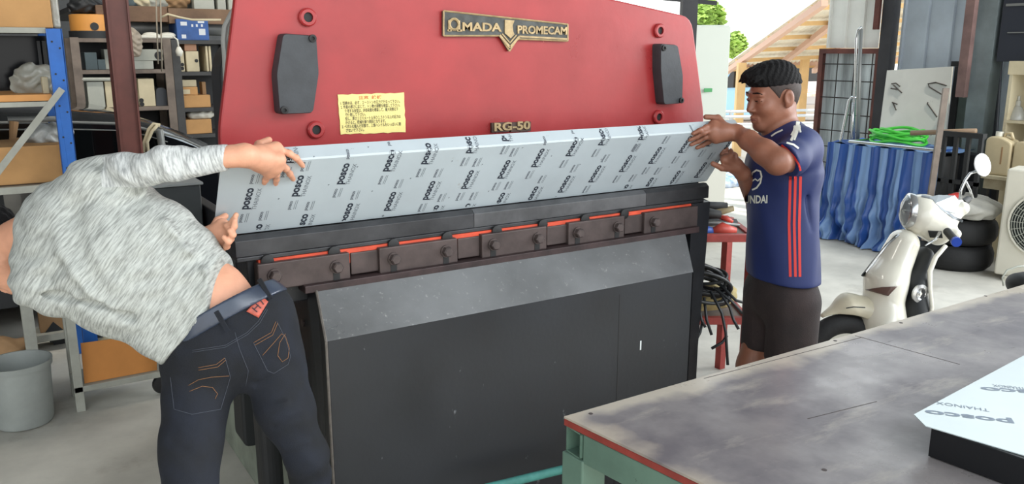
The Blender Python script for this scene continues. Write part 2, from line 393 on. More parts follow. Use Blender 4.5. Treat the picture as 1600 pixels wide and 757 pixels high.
# clamp plates, raised and recessed alternately
def cy(x, y, yy=YF): return PY(x, y, yy)
bolts = [(430, 427), (527, 415), (617, 402), (699, 392), (773, 381), (842, 371), (905, 363), (967, 353), (1024, 345)]
zb = sum(cy(*b).z for b in bolts) / 9
obed = MB().mm((fz(405, 400).x, YF + .01, zb), (fz(1085, 330).x, YF + .10, zlow - .012)).build('bed_face', m_orange, brake)
segs = [(401, 546, 1), (547, 591, 0), (592, 715, 1), (715, 750, 0), (753, 855, 1), (855, 889, 0), (889, 977, 1), (977, 1008, 0), (1008, 1092, 1)]
for x0, x1, up in segs:
    xa, xb = cy(x0, 400).x, cy(x1, 400).x
    yy = YF - .010 if up else YF + .004
    xa = PY(x0, 400 - (x0 - 400) * .13, yy).x; xb = PY(x1, 400 - (x1 - 400) * .13, yy).x
    MB().mm((xa, yy, zb - (.042 if up else .036)), (xb - .001, YF + .03, zb + (.036 if up else .03))).build('die_clamp', m_clamp, brake, bevel=.003)
for x, y in bolts:
    q = PY(x, y, YF - .02); c = Vector((q.x, YF - .010, zb))
    m = MB(); m.lathe([(.019, 0), (.019, .004), (.0165, .004), (.0165, .020), (.013, .024), (.002, .024)], c, (0, -1, 0), 6); m.lathe([(.0195, 0), (.0195, .005), (.002, .005)], c, (0, -1, 0), 20)
    bo = m.build('clamp_bolt', m_clampd, brake)
    MB().mm((c.x - .010, YF - .0112, zb - .042), (c.x + .010, YF - .0090, zb - .010)).build('bolt_slot', m_rubber, bo)
for x, y in ((418, 397), (523, 384), (616, 373), (700, 363), (778, 352), (850, 344), (916, 336), (978, 328)):
    q = PY(x, y, YF - .002)
    MB().lathe([(.018, 0), (.018, .008), (.010, .011), (.002, .011)], (q.x, YF + .010, zlow - .016), (0, -1, 0), 20).build('adjusting_screw', m_rubber, brake, smooth=True)
# black bed end block at the far end, bed body behind the guard
xe = PY(1092, 320, YF).x
MB().mm((XL + .02, YF + .032, zb - .10), (XD1 - .02, YF + .14, zlow - .014)).build('bed_body', m_blk, brake, bevel=.004)
MB().mm((.80, YF + .032, 0.0), (XD1 - .1, YF + .14, zb - .10)).build('bed_plate', m_blk, brake)
MB().prism([(XD1 - .10, YF + .005, zlow - .012), (XD1 - .005, YF + .005, zlow - .012), (XD1 - .03, YF + .005, .55), (XD1 - .03, YF + .005, .02), (XD1 - .10, YF + .005, .02)], (0, .09, 0)).build('bed_end', m_blk, brake)
mledge = mat('greasy_ledge', (52, 38, 38), .5, .2, var=.4, scale=14)
MB().mm((PY(480, 447, 2.2).x, YF - .03, zb - .062), (XD1 - .09, YF + .03, zb - .040)).build('bed_ledge', mledge, brake, bevel=.002)
# front guard: sloped worn top, vertical black face, folded side
YG = 2.10
g0, g1 = PY(510, 532, YG), PY(1083, 427, YG)
gz = (g0.z + g1.z) / 2
YT = 2.235
t0, t1 = PY(481, 441, YT), PY(1069, 365, YT)
tz = (t0.z + t1.z) / 2
guard = MB().mm((g0.x, YG, .06), (g1.x, YG + .004, gz)).build('guard_panel', m_guard, brake)
s0, s1 = PY(494, 449, YT).x, t1.x
MB().prism([(g0.x, YG - .001, gz), (g1.x, YG - .001, gz), (s1, YT, tz), (s0, YT, tz)], (0, .003, .003)).build('guard_slope', m_gslope, brake)
MB().prism([(g0.x, YG, .06), (g0.x, YG, gz), (s0, YT, tz), (s0 - .012, YT + .05, tz), (s0 - .012, YT + .05, .06)], (.004, 0, 0)).build('guard_side', m_blk, brake)
MB().prism([(g1.x, YG, .06), (g1.x, YG, gz), (s1, YT, tz), (s1, YT + .05, tz), (g1.x, YT + .05, .06)], (-.004, 0, 0)).build('guard_side', m_blk, brake)
p = PY(1001, 538, YG); MB().mm((p.x - .003, YG - .0008, p.z - .022), (p.x + .003, YG, p.z + .012)).build('paint_drip', m_white0, brake)
p = PY(968, 470, YG); q_ = PY(968, 620, YG); MB().mm((p.x - .0015, YG - .0006, .07), (p.x + .0015, YG, gz - .03)).build('seam_line', m_rubber, brake)
ge = MB(); ge.tube([(g0.x - .002, YG - .002, .06), (g0.x - .002, YG - .002, gz), (s0 - .002, YT, tz)], .004, 6)
ge.build('guard_edge', mat('worn_edge', (104, 98, 92), .5, .3, var=.3, scale=30), brake)
MB().tube([PY(758, 764, 1.96), PY(905, 728, 1.96)], .014, 10).build('foot_rail', mat('teal_pipe', (72, 140, 132), .5, var=.2, scale=20), brake, smooth=True)
m_plinth = mat('dusty_green_plinth', (140, 146, 132), .8, var=.2, scale=6)
SX = PZ(400, 757, 0).x
MB().mm((SX, YF + .033, .52), (SX + .045, 4.0, 1.06)).build('side_frame', m_blk, brake, bevel=.004)
MB().mm((SX - .004, YF + .06, 0), (SX + .045, 4.1, .518)).build('foot_plate', m_plinth, brake, bevel=.006)
for x, y in ((475, 505), (478, 568)):
    q = PX(x, y, SX); MB().lathe([(.012, 0), (.012, .006), (.002, .007)], (SX, q.y, q.z), (-1, 0, 0), 12).build('frame_bolt', m_clampd, brake)


# ------------------------------------------------------------------ folded steel sheet held by both men
YS = 2.305; zs0 = ztop + .003
sL, sR = PY(331, 352, YS).x, PY(1104, 285, YS).x
# face leans to the operators; upper edge fitted to the photo
fa, fb = W(472, 245, 2.13), None
DV = Vector((0, -.155, .215))           # up the face
FL = DV.length; dvn = DV.normalized()
FV = Vector((0, .030, .030)); fvn = FV.normalized()
xsL, xsR = sL, sR
def sheetpt(u, v, off=0.0):
    """u along the sheet in metres, v up the face (then onto the flange), off towards the operators"""
    n = Vector((0, -DV.z, -DV.y)).normalized() * -1
    n = Vector((0, dvn.z, -dvn.y)) * -1
    if v <= FL: return Vector((xsL + u, YS, zs0)) + dvn * v + n * off
    n2 = Vector((0, fvn.z, -fvn.y)) * -1
    return Vector((xsL + u, YS, zs0)) + DV + fvn * (v - FL) + n2 * off
def sheet_uv(x, y):
    n = Vector((0, dvn.z, -dvn.y)); q = PP(x, y, (xsL, YS, zs0), n)
    v = (q - Vector((xsL, YS, zs0))).dot(dvn)
    if v > FL:
        n = Vector((0, fvn.z, -fvn.y)); o = Vector((xsL, YS, zs0)) + DV; q = PP(x, y, o, n); v = FL + (q - o).dot(fvn)
    return q.x - xsL, v
def sheet_at(x, y, off=0.0):
    u, v = sheet_uv(x, y); return sheetpt(u, v, off)
m_film = mat('filmed_steel', (184, 194, 199), .34, .15, var=.05, scale=3, bump=.02, bscale=5)
m_film = scratches(m_film, (150, 140, 122), 3.2, .66, width=.08)
SW = xsR - xsL
sheet = MB()
nU = 40
prof = [0, .08, .16, FL - .004, FL + .003, FL + FV.length]
sheet.grid(lambda a, b: sheetpt(a * SW, prof[int(round(b * 5))]), nU, 5)
so = sheet.build('steel_sheet', m_film, thick=.0016, label='long grey film-covered steel sheet held by both men in the press brake', cat='metal sheet')
m_print = mat('film_print', (40, 46, 58), .6)
m_print2 = mat('film_print_faint', (98, 104, 112), .6)
def clip_add(mb, vs, fs, u0, v0, ang, k, vmax, kx=1.0):
    ca, sa = math.cos(ang), math.sin(ang)
    P = [(u0 + (x * kx * ca - y * sa) * k, v0 + (x * kx * sa + y * ca) * k) for x, y, _ in vs]
    keep = [f for f in fs if all(.004 < P[i][1] < vmax and .002 < P[i][0] < SW - .002 for i in f)]
    mb.add([sheetpt(a, max(.001, min(b, vmax)), .0014) for a, b in P], keep)
big, small = MB(), MB()
VT = text_geo('posco', .035); TT = text_geo('THAINOX', .0)
ang = math.radians(84)
wid = max(v[0] for v in VT[0])
vmax = FL + FV.length - .002
spots = [(387, 311), (465, 291), (472, 350), (401, 366), (536, 272), (542, 333), (608, 252), (609, 315), (668, 241), (670, 298), (448, 237), (730, 281), (787, 265), (779, 315), (840, 247), (831, 305), (881, 288), (894, 230), (929, 272), (942, 213), (977, 256), (972, 301), (1023, 243), (1011, 290), (1053, 279), (1070, 226), (1094, 266), (1112, 216), (725, 332), (733, 224), (783, 206), (1000, 205), (1133, 232), (676, 335)]
for x, y in spots:
    u_, v_ = sheet_uv(x, y)
    k = .033
    cu, cv = u_, v_
    du, dv = math.cos(ang) * wid * k / 2, math.sin(ang) * wid * k / 2
    clip_add(big, *VT, cu - du + .008, cv - dv, ang, k, vmax)
    tw = max(v[0] for v in TT[0]); k2 = .0175
    clip_add(small, *TT, cu + .030 - math.cos(ang) * tw * k2 / 2, cv - math.sin(ang) * tw * k2 / 2 - .004, ang, k2, vmax)
    # small repeat mark with two bars, below and above each large word
    for s_ in (-1, 1):
        vv = cv + s_ * .072; uu = cu + s_ * .007
        k3 = .014; w3 = wid * k3
        clip_add(small, *VT, uu - .002, vv - w3 / 2, ang, k3, vmax)
        for b in (.008, .013):
            q = [(0, 0, 0), (w3 * 1.05, 0, 0), (w3 * 1.05, .0012, 0), (0, .0012, 0)]
            clip_add(small, q, [(0, 1, 2, 3)], uu + b, vv - w3 / 2, ang, 1, vmax)
for x, y in ((490, 247), (557, 262), (512, 290), (434, 312), (580, 300), (762, 300), (752, 258), (815, 232), (905, 258), (860, 245), (640, 280), (705, 253), (700, 310), (995, 222), (1044, 262), (938, 250), (575, 232)):
    u_, v_ = sheet_uv(x, y); clip_add(small, [(0, 0, 0), (.006, .003, 0), (.002, .0055, 0)], [(0, 1, 2)], u_, v_, .3, 1, vmax)
big.build('printed_name', m_print, so); small.build('printed_grade', m_print2, so)

# ------------------------------------------------------------------ work table
ZT = .80
m_top = mat('worn_table_top', (140, 134, 132), .34, 0, rgb2=(98, 93, 97), scale=2.6, bump=.10, bscale=16, contrast=(.35, .62), roughvar=.16, spec=.5)
scratches(m_top, (172, 164, 152), 2.6, .56, width=.25, stretch=(1, 3.2, 1), rot=(0, 0, .15)); scratches(m_top, (60, 54, 54), 10, .68, width=.02, stretch=(.5, 4, 1), rot=(0, 0, -.2))
m_trim = mat('red_brown_trim', (134, 52, 44), .55, var=.2, scale=14)
m_green = scratches(mat('sea_green_steel', (90, 116, 102), .55, var=.14, scale=7), (50, 52, 46), 13, .68, width=.02)
ta, tb = PZ(881, 651, ZT), PZ(1096, 755, ZT)
dirl = (tb - ta).normalized(); ydir = Vector((1, .006, 0)).normalized()
def edge_wear(m, rgb, axis, a, b, noise_scale=5):
    t = m.node_tree; bs = t.nodes['Principled BSDF']; co = t.nodes.new('ShaderNodeTexCoord'); sp_ = t.nodes.new('ShaderNodeSeparateXYZ'); t.links.new(co.outputs['Object'], sp_.inputs[0])
    n = t.nodes.new('ShaderNodeTexNoise'); n.inputs['Scale'].default_value = noise_scale; n.inputs['Detail'].default_value = 8; t.links.new(co.outputs['Object'], n.inputs['Vector'])
    mr = t.nodes.new('ShaderNodeMapRange'); mr.inputs['From Min'].default_value = a; mr.inputs['From Max'].default_value = b; t.links.new(sp_.outputs[axis], mr.inputs[0])
    ad = t.nodes.new('ShaderNodeMath'); ad.operation = 'ADD'; t.links.new(mr.outputs[0], ad.inputs[0]); t.links.new(n.outputs['Fac'], ad.inputs[1])
    rp = t.nodes.new('ShaderNodeValToRGB'); rp.color_ramp.elements[0].position = .85; rp.color_ramp.elements[0].color = (0, 0, 0, 1); rp.color_ramp.elements[1].position = 1.0; rp.color_ramp.elements[1].color = (.8, .8, .8, 1)
    sc2 = t.nodes.new('ShaderNodeMath'); sc2.operation = 'MULTIPLY'; sc2.inputs[1].default_value = .7; t.links.new(ad.outputs[0], sc2.inputs[0]); t.links.new(sc2.outputs[0], rp.inputs[0])
    mx = t.nodes.new('ShaderNodeMix'); mx.data_type = 'RGBA'; t.links.new(bs.inputs['Base Color'].links[0].from_socket, mx.inputs[6]); mx.inputs[7].default_value = (*lin(rgb), 1)
    t.links.new(rp.outputs[0], mx.inputs[0]); t.links.new(mx.outputs[2], bs.inputs['Base Color'])
edge_wear(m_top, (186, 176, 160), 'Y', ta.y - .22, ta.y); edge_wear(m_top, (176, 164, 148), 'X', ta.x + .30, ta.x)
LT, WT = 3.3, 1.5
near_l = ta + dirl * WT; near_r = near_l + ydir * LT; far_r = ta + ydir * LT
table = thing('work_table', (2.6, .8, 0), 'long worn dark workbench with red edge and green steel frame', 'table')
dn_ = Vector((0, 0, -1))
MB().prism([ta, far_r, near_r, near_l], (0, 0, -.006)).build('tabletop', m_top, table, bevel=.001)
tr = MB()
e1 = dirl.cross(Vector((0, 0, 1)))
tr.prism([ta - e1 * 0, near_l, near_l + e1 * .004 * -1, ta - e1 * .004], (0, 0, -.024)) 
MB().prism([ta + Vector((0, 0, -.0062)), far_r + Vector((0, 0, -.0062)), near_r + Vector((0, 0, -.0062)), near_l + Vector((0, 0, -.0062))], (0, 0, -.018)).build('edge_trim', m_trim, table, bevel=.002)
for (xa_, ya1), (xb_, yb1) in (((1336, 525), (1500, 570)), ((1100, 592), (1345, 528)), ((1262, 655), (1370, 628))):
    p, q_ = PZ(xa_, ya1, ZT), PZ(xb_, yb1, ZT); d_ = (q_ - p).normalized(); s_ = Vector((-d_.y, d_.x, 0)) * .0012
    MB().prism([p - s_, q_ - s_, q_ + s_, p + s_], (0, 0, .0005)).build('board_joint', mat('dark_joint', (72, 64, 62), .7), table)
for xa_, ya1 in ((923, 647), (1305, 533), (1540, 463), (1288, 735), (1408, 505)):
    p = PZ(xa_, ya1, ZT); MB().lathe([(.006, 0), (.006, .0006), (.001, .0006)], p, (0, 0, 1), 10).build('screw_hole', mat('dark_joint', (72, 64, 62), .7), table)
def beam(name, a, b, w_, h, mt, par):
    d = (b - a).normalized(); s_ = d.cross(Vector((0, 0, 1))).normalized(); c = (a + b) / 2
    return MB().box(c, ((b - a).length, w_, h), (d, s_, Vector((0, 0, 1)))).build(name, mt, par, bevel=.003)
zr = ZT - .0245
i1 = ydir; i2 = dirl
c_fl = ta + i1 * .035 + i2 * .035; c_nl = near_l + i1 * .035 - i2 * .035; c_fr = far_r - i1 * .035 + i2 * .035; c_nr = near_r - i1 * .035 - i2 * .035
D = lambda p, z: Vector((p.x, p.y, z))
# hollow open-ended rail along the far side, end rail with open channel
m = MB()
def channel(m, a, b, w_, h, t=.004):
    d = (b - a).normalized(); s_ = d.cross(Vector((0, 0, 1))).normalized(); z = Vector((0, 0, 1)); c = (a + b) / 2; ln = (b - a).length
    for off, sz in ((z * (h / 2 - t / 2), (ln, w_, t)), (-z * (h / 2 - t / 2), (ln, w_, t)), (s_ * (w_ / 2 - t / 2), (ln, t, h)), (-s_ * (w_ / 2 - t / 2), (ln, t, h))):
        m.box(c + off, sz, (d, s_, z))
channel(m, D(ta + i1 * .002 + i2 * .034, zr - .035), D(far_r + i2 * .034, zr - .035), .06, .07); m.build('long_rail', m_green, table)
m = MB(); channel(m, D(near_l + i1 * .002 - i2 * .034, zr - .035), D(near_r - i2 * .034, zr - .035), .06, .07); m.build('long_rail', m_green, table)
beam('end_rail', D(ta + i1 * .02 + i2 * .066, zr - .040), D(near_l + i1 * .02 - i2 * .066, zr - .040), .036, .078, m_green, table)
for k in range(1, 6): beam('cross_rail', D(ta + i1 * (k * .6) + i2 * .07, zr - .04), D(near_l + i1 * (k * .6) - i2 * .07, zr - .04), .04, .07, m_green, table)
for c in (c_fl, c_nl, c_fr, c_nr, (c_fl + c_fr) / 2, (c_nl + c_nr) / 2):
    MB().box(D(c, (zr - .071) / 2), (.075, .075, zr - .071), (i1, i2, Vector((0, 0, 1)))).build('leg', m_green, table, bevel=.004)

# tray: chamfered filmed plate lying on a black box
pa = ZT
zc = ZT + .075
ring2 = [(1428, 648), (1600, 555), (1760, 690), (1640, 770), (1600, 706), (1446, 668)]
Pn = [PZ(1428, 648, zc), PZ(1620, 545, zc), PZ(1900, 700, zc), PZ(1700, 742, zc), PZ(1446, 666, zc)]
plate = MB().prism(Pn, (0, 0, -.002)).build('filmed_plate', mat('plate_film', (196, 206, 206), .22, .2, var=.03, scale=4), label='shiny film-covered steel plate with cut corner, lying on the black box', cat='metal plate')
L = MB()
def ptext(s, x0, y0, x1, y1, hh, bold):
    # reads from the far side: right to left in the picture
    a, b = PZ(x0, y0, zc), PZ(x1, y1, zc); up = Vector((0, 0, 1)).cross(b - a)
    put_text(L, s, a + Vector((0, 0, .0006)), b - a, up, hh, bold, fit=(b - a).length)
ptext('posco', 1582, 657, 1444, 641, .040, .03); ptext('THAINOX', 1545, 640, 1462, 628, .024, 0)
ptext('posco', 1668, 615, 1530, 605, .040, .03); ptext('THAINOX', 1600, 606, 1550, 601, .024, 0)
L.build('printed_name', mat('plate_print', (120, 132, 146), .5), plate)
bx = [PZ(1452, 668, zc - .002), PZ(1632, 566, zc - .002), PZ(1880, 700, zc - .002), PZ(1690, 750, zc - .002)]
ce = sum(bx, Vector()) / 4
bx = [ce + (p - ce) * .985 for p in bx]
MB().prism([D(p, ZT + .0020) for p in bx], (0, 0, zc - .0045 - ZT)).build('black_box', mat('black_box_paint', (20, 21, 24), .35), label='low black box under the shiny film-covered plate on the workbench', cat='box', bevel=.002)
m = MB(); q = [PZ(x, y, ZT) for x, y in ((1455, 695), (1471, 716), (1600, 757), (1700, 790), (1800, 740), (1640, 640))]
m.prism(q, (0, 0, .0015)).build('dark_steel_offcut', mat('dark_sheet', (24, 26, 31), .3, .3), label='dark steel sheet with cut corner lying flat under the black box', cat='metal sheet')
# ------------------------------------------------------------------ smooth bodies: distance fields turned into one continuous surface
V3 = lambda p: np.array(p, dtype=np.float64)
class Prim:
    pass
def _flat(P, c, fl):
    if fl is None: return P
    n, s = fl; n = V3(n); n = n / np.linalg.norm(n)
    return P + np.outer((P - c) @ n, n) * (1 / s - 1)
def cap(a, b, ra, rb, k=.02, flat=None, sub=False):
    a, b = V3(a), V3(b); q = Prim(); q.k = k; q.sub = sub; q.lip = 1.0 if flat is None else 1 / flat[1]
    def f(P):
        P = _flat(P, (a + b) / 2, flat); ba = b - a
        if flat is not None:
            n = V3(flat[0]); n /= np.linalg.norm(n); c = (a + b) / 2
            a2 = a + n * ((a - c) @ n) * (1 / flat[1] - 1); b2 = b + n * ((b - c) @ n) * (1 / flat[1] - 1)
        else: a2, b2 = a, b
        ba = b2 - a2; L = ba @ ba + 1e-12
        t = np.clip((P - a2) @ ba / L, 0, 1)
        return np.linalg.norm(P - a2 - t[:, None] * ba, axis=1) - (ra + (rb - ra) * t)
    q.f = f; return q
def ell(c, r, ax=None, k=.02, sub=False):
    c, r = V3(c), V3(r); A = np.array([list(x) for x in ax]) if ax else np.eye(3); q = Prim(); q.k = k; q.sub = sub; q.lip = 1.6
    def f(P):
        L = (P - c) @ A.T; k0 = np.linalg.norm(L / r, axis=1); k1 = np.linalg.norm(L / r ** 2, axis=1) + 1e-9
        return k0 * (k0 - 1) / k1
    q.f = f; return q
def chain(pts, rs, k=.02, flat=None):
    return [cap(pts[i], pts[i + 1], rs[i], rs[i + 1], k if i == 0 else max(k, .008), flat) for i in range(len(pts) - 1)]
class Field:
    def __init__(s, prims, cuts=(), folds=(), noise=None):
        s.p = prims; s.cuts = [(V3(p), V3(n) / np.linalg.norm(V3(n)), r) for p, n, r in cuts]   # keep the side where (x-p).n < 0
        s.folds = folds; s.noise = noise
    def ev(s, P, sel=None):
        d = np.full(len(P), 1.0)
        for q in (s.p if sel is None else sel):
            e = q.f(P); k = q.k
            if q.sub:
                h = np.maximum(k - np.abs(-e - d), 0) / k; d = np.maximum(d, -e) + h * h * k * .25
            else:
                h = np.maximum(k - np.abs(e - d), 0) / k; d = np.minimum(d, e) - h * h * k * .25
        for A, w_, pl in s.folds:
            best = np.full(len(P), 9.0)
            for a, b in zip(pl, pl[1:]):
                a, b = V3(a), V3(b); ba = b - a; t = np.clip((P - a) @ ba / (ba @ ba), 0, 1)
                best = np.minimum(best, np.linalg.norm(P - a - t[:, None] * ba, axis=1))
            d = d - A * np.exp(-(best / w_) ** 2)
        if s.noise is not None: d = d - s.noise(P)
        for p, n, r in s.cuts:
            e = (P - p) @ n; h = np.maximum(r - np.abs(e - d), 0) / r; d = np.maximum(d, e) + h * h * r * .25
        return d
    def hit(s, x, y, near=1.2, far=6.0, lift=.001):
        return s.hits([(x, y)], near, far, lift)[0]
    def hits(s, px, near=1.2, far=6.0, lift=.001):
        D = np.array([list(ray(x, y) / F_PX) for x, y in px]); t = np.full(len(px), near)
        C_ = V3(CAM)
        for _ in range(90):
            d = s.ev(C_ + D * t[:, None]); t = t + np.clip(d, -.02, .1) * .6
            if np.all(np.abs(d) < 2e-4): break
        t = np.where(t > far, np.median(t), t)
        return [Vector(C_ + D[i] * (t[i] - lift)) for i in range(len(px))]
def surf(fl, lo, hi, h, B=20):
    lo, hi = V3(lo), V3(hi); nb = np.ceil((hi - lo) / (h * B)).astype(int)
    idx = np.array([(i, j, k) for i in range(nb[0]) for j in range(nb[1]) for k in range(nb[2])])
    cen = lo + (idx + .5) * h * B; hd = h * B * .9
    dist = np.stack([q.f(cen) for q in fl.p], 1)
    thr = np.array([(hd + q.k) * q.lip + .02 for q in fl.p])
    near = dist < thr
    add = np.array([not q.sub for q in fl.p]); act = near[:, add].any(1)
    mind = np.where(add, dist, 9).min(1); act &= mind > -(hd + .03)
    keys, verts, quads = [], [], []
    N = (nb * B + 8).astype(np.int64)
    r = np.arange(B + 2); g = np.stack(np.meshgrid(r, r, r, indexing='ij'), -1).reshape(-1, 3) - 1
    corners = [(i, j, k) for i in (0, 1) for j in (0, 1) for k in (0, 1)]
    edges = [(a, b) for a in range(8) for b in range(a + 1, 8) if sum(abs(x - y) for x, y in zip(corners[a], corners[b])) == 1]
    for bi in np.nonzero(act)[0]:
        sel = [q for q, n_ in zip(fl.p, near[bi]) if n_]
        base = idx[bi] * B; P = lo + (g + base) * h
        d = fl.ev(P, sel).reshape(B + 2, B + 2, B + 2); ins = d < 0
        if ins.all() or not ins.any(): continue
        n1 = B + 1; cs = [d[a:a + n1, b:b + n1, c:c + n1] for a, b, c in corners]
        cin = [x < 0 for x in cs]; sm = sum(x.astype(np.int8) for x in cin); ac = (sm > 0) & (sm < 8)
        ii = np.argwhere(ac); acc = np.zeros((len(ii), 3)); cnt = np.zeros(len(ii))
        cv = [x[ac] for x in cs]
        for a, b in edges:
            va, vb = cv[a], cv[b]; cr_ = (va < 0) != (vb < 0); t = np.where(cr_, va / np.where(cr_, va - vb, 1), 0)
            pa, pb = np.array(corners[a]), np.array(corners[b]); acc += cr_[:, None] * (pa + t[:, None] * (pb - pa)); cnt += cr_
        gi = ii + base - 1 + 1   # shifted by one so keys stay positive
        key = (gi[:, 0] * N[1] + gi[:, 1]) * N[2] + gi[:, 2]
        keys.append(key); verts.append(lo + (ii - 1 + base + acc / cnt[:, None]) * h)
        for ax in range(3):
            a1, a2 = (ax + 1) % 3, (ax + 2) % 3
            s0 = [slice(1, B + 1)] * 3; s1 = list(s0); s1[ax] = slice(2, B + 2)
            A_, B_ = ins[tuple(s0)], ins[tuple(s1)]; e = np.argwhere(A_ != B_)
            if not len(e): continue
            fl_ = A_[tuple(e.T)]; G = e + base + 1
            def K(o1, o2):
                q = G.copy(); q[:, a1] -= o1; q[:, a2] -= o2; return (q[:, 0] * N[1] + q[:, 1]) * N[2] + q[:, 2]
            Q = np.stack([K(1, 1), K(0, 1), K(0, 0), K(1, 0)], 1); Q = np.where(fl_[:, None], Q, Q[:, ::-1]); quads.append(Q)
    keys = np.concatenate(keys); verts = np.concatenate(verts); quads = np.concatenate(quads)
    uk, first = np.unique(keys, return_index=True); Vv = verts[first]
    Q = np.searchsorted(uk, quads); Q = np.clip(Q, 0, len(uk) - 1); ok = (uk[Q] == quads).all(1); Q = Q[ok]
    return Vv, Q
def sculpt(name, fl, lo, hi, h, m, parent, classify=None, **props):
    V_, Q = surf(fl, lo, hi, h)
    me = bpy.data.meshes.new(name)
    me.vertices.add(len(V_)); me.vertices.foreach_set('co', V_.astype(np.float32).ravel())
    me.loops.add(4 * len(Q)); me.loops.foreach_set('vertex_index', Q.astype(np.int32).ravel())
    me.polygons.add(len(Q)); me.polygons.foreach_set('loop_start', np.arange(0, 4 * len(Q), 4, dtype=np.int32)); me.polygons.foreach_set('loop_total', np.full(len(Q), 4, dtype=np.int32))
    me.polygons.foreach_set('use_smooth', [True] * len(Q))
    for q in (m if isinstance(m, (list, tuple)) else [m]): me.materials.append(q)
    if classify is not None: me.polygons.foreach_set('material_index', classify(V_[Q].mean(1)).astype(np.int32))
    me.update(calc_edges=True); me.validate()
    o = bpy.data.objects.new(name, me); COL.objects.link(o); hang(o, parent); tag(o, **props); return o
def bounds(prims_pts, pad):
    A_ = np.array([list(p) for p in prims_pts]); return A_.min(0) - pad, A_.max(0) + pad
def streak(name, c1, c2, axis, s_along, s_across, rough=.85, contrast=(.4, .62), bump=.1):
    m = mat(name, c1, rough, rgb2=c2, scale=1, bump=bump, bscale=1, contrast=contrast, detail=3)
    t = m.node_tree; mp = t.nodes['map']; co = [n for n in t.nodes if n.type == 'TEX_COORD'][0]
    a = Vector(axis).normalized(); b, c = frame_of(a); cb = t.nodes.new('ShaderNodeCombineXYZ')
    for i, (d, s_) in enumerate(((a, s_along), (b, s_across), (c, s_across))):
        vm = t.nodes.new('ShaderNodeVectorMath'); vm.operation = 'DOT_PRODUCT'; vm.inputs[1].default_value = d * s_
        t.links.new(co.outputs['Object'], vm.inputs[0]); t.links.new(vm.outputs['Value'], cb.inputs[i])
    for n in ('n1', 'n2'): t.links.new(cb.outputs[0], t.nodes[n].inputs['Vector'])
    return m
def drape_strip(mb, fl, pts, wpx, lift=.0015, near=1.2, step=5):
    """ribbon laid on a body: centre line in photo pixels, width in pixels"""
    P = []
    for (x0, y0), (x1, y1) in zip(pts, pts[1:]):
        n = max(1, int(math.hypot(x1 - x0, y1 - y0) / step)); P += [(x0 + (x1 - x0) * i / n, y0 + (y1 - y0) * i / n) for i in range(n)]
    P.append(pts[-1]); Lp, Rp = [], []
    for i, p in enumerate(P):
        a, b = P[max(i - 1, 0)], P[min(i + 1, len(P) - 1)]; dx, dy = b[0] - a[0], b[1] - a[1]; l = math.hypot(dx, dy) or 1
        Lp.append((p[0] - dy / l * wpx / 2, p[1] + dx / l * wpx / 2)); Rp.append((p[0] + dy / l * wpx / 2, p[1] - dx / l * wpx / 2))
    H = fl.hits(Lp + P + Rp, near, lift=lift); n = len(P)
    mb.add(H, [(i, i + 1, n + i + 1, n + i) for i in range(n - 1)] + [(n + i, n + i + 1, 2 * n + i + 1, 2 * n + i) for i in range(n - 1)])
def drape_thread(mb, fl, pts, r=.0012, near=1.2, step=5, lift=.0008):
    P = []
    for (x0, y0), (x1, y1) in zip(pts, pts[1:]):
        n = max(1, int(math.hypot(x1 - x0, y1 - y0) / step)); P += [(x0 + (x1 - x0) * i / n, y0 + (y1 - y0) * i / n) for i in range(n)]
    P.append(pts[-1]); mb.tube(fl.hits(P, near, lift=lift), r, 5)
def drape_quad(mb, fl, q, nu=8, nv=8, lift=.002, near=1.2):
    a, b, c, d = [Vector((*p, 0)) for p in q]; px = []
    for i in range(nu + 1):
        for j in range(nv + 1):
            u, v = i / nu, j / nv; p = a * (1 - u) * (1 - v) + b * u * (1 - v) + c * u * v + d * (1 - u) * v; px.append((p.x, p.y))
    mb.add(fl.hits(px, near, lift=lift), [(i * (nv + 1) + j, (i + 1) * (nv + 1) + j, (i + 1) * (nv + 1) + j + 1, i * (nv + 1) + j + 1) for i in range(nu) for j in range(nv)])
def drape_text(mb, fl, s, p0, xd, yd, size, bold=.03, lift=.002, near=1.2, fit=None):
    vs_, fs_ = text_geo(s, bold); mx = max(v[0] for v in vs_) or 1; kx = (fit / mx) if fit else size
    px = [(p0[0] + xd[0] * v[0] * kx + yd[0] * v[1] * size, p0[1] + xd[1] * v[0] * kx + yd[1] * v[1] * size) for v in vs_]
    mb.add(fl.hits(px, near, lift=lift), fs_)

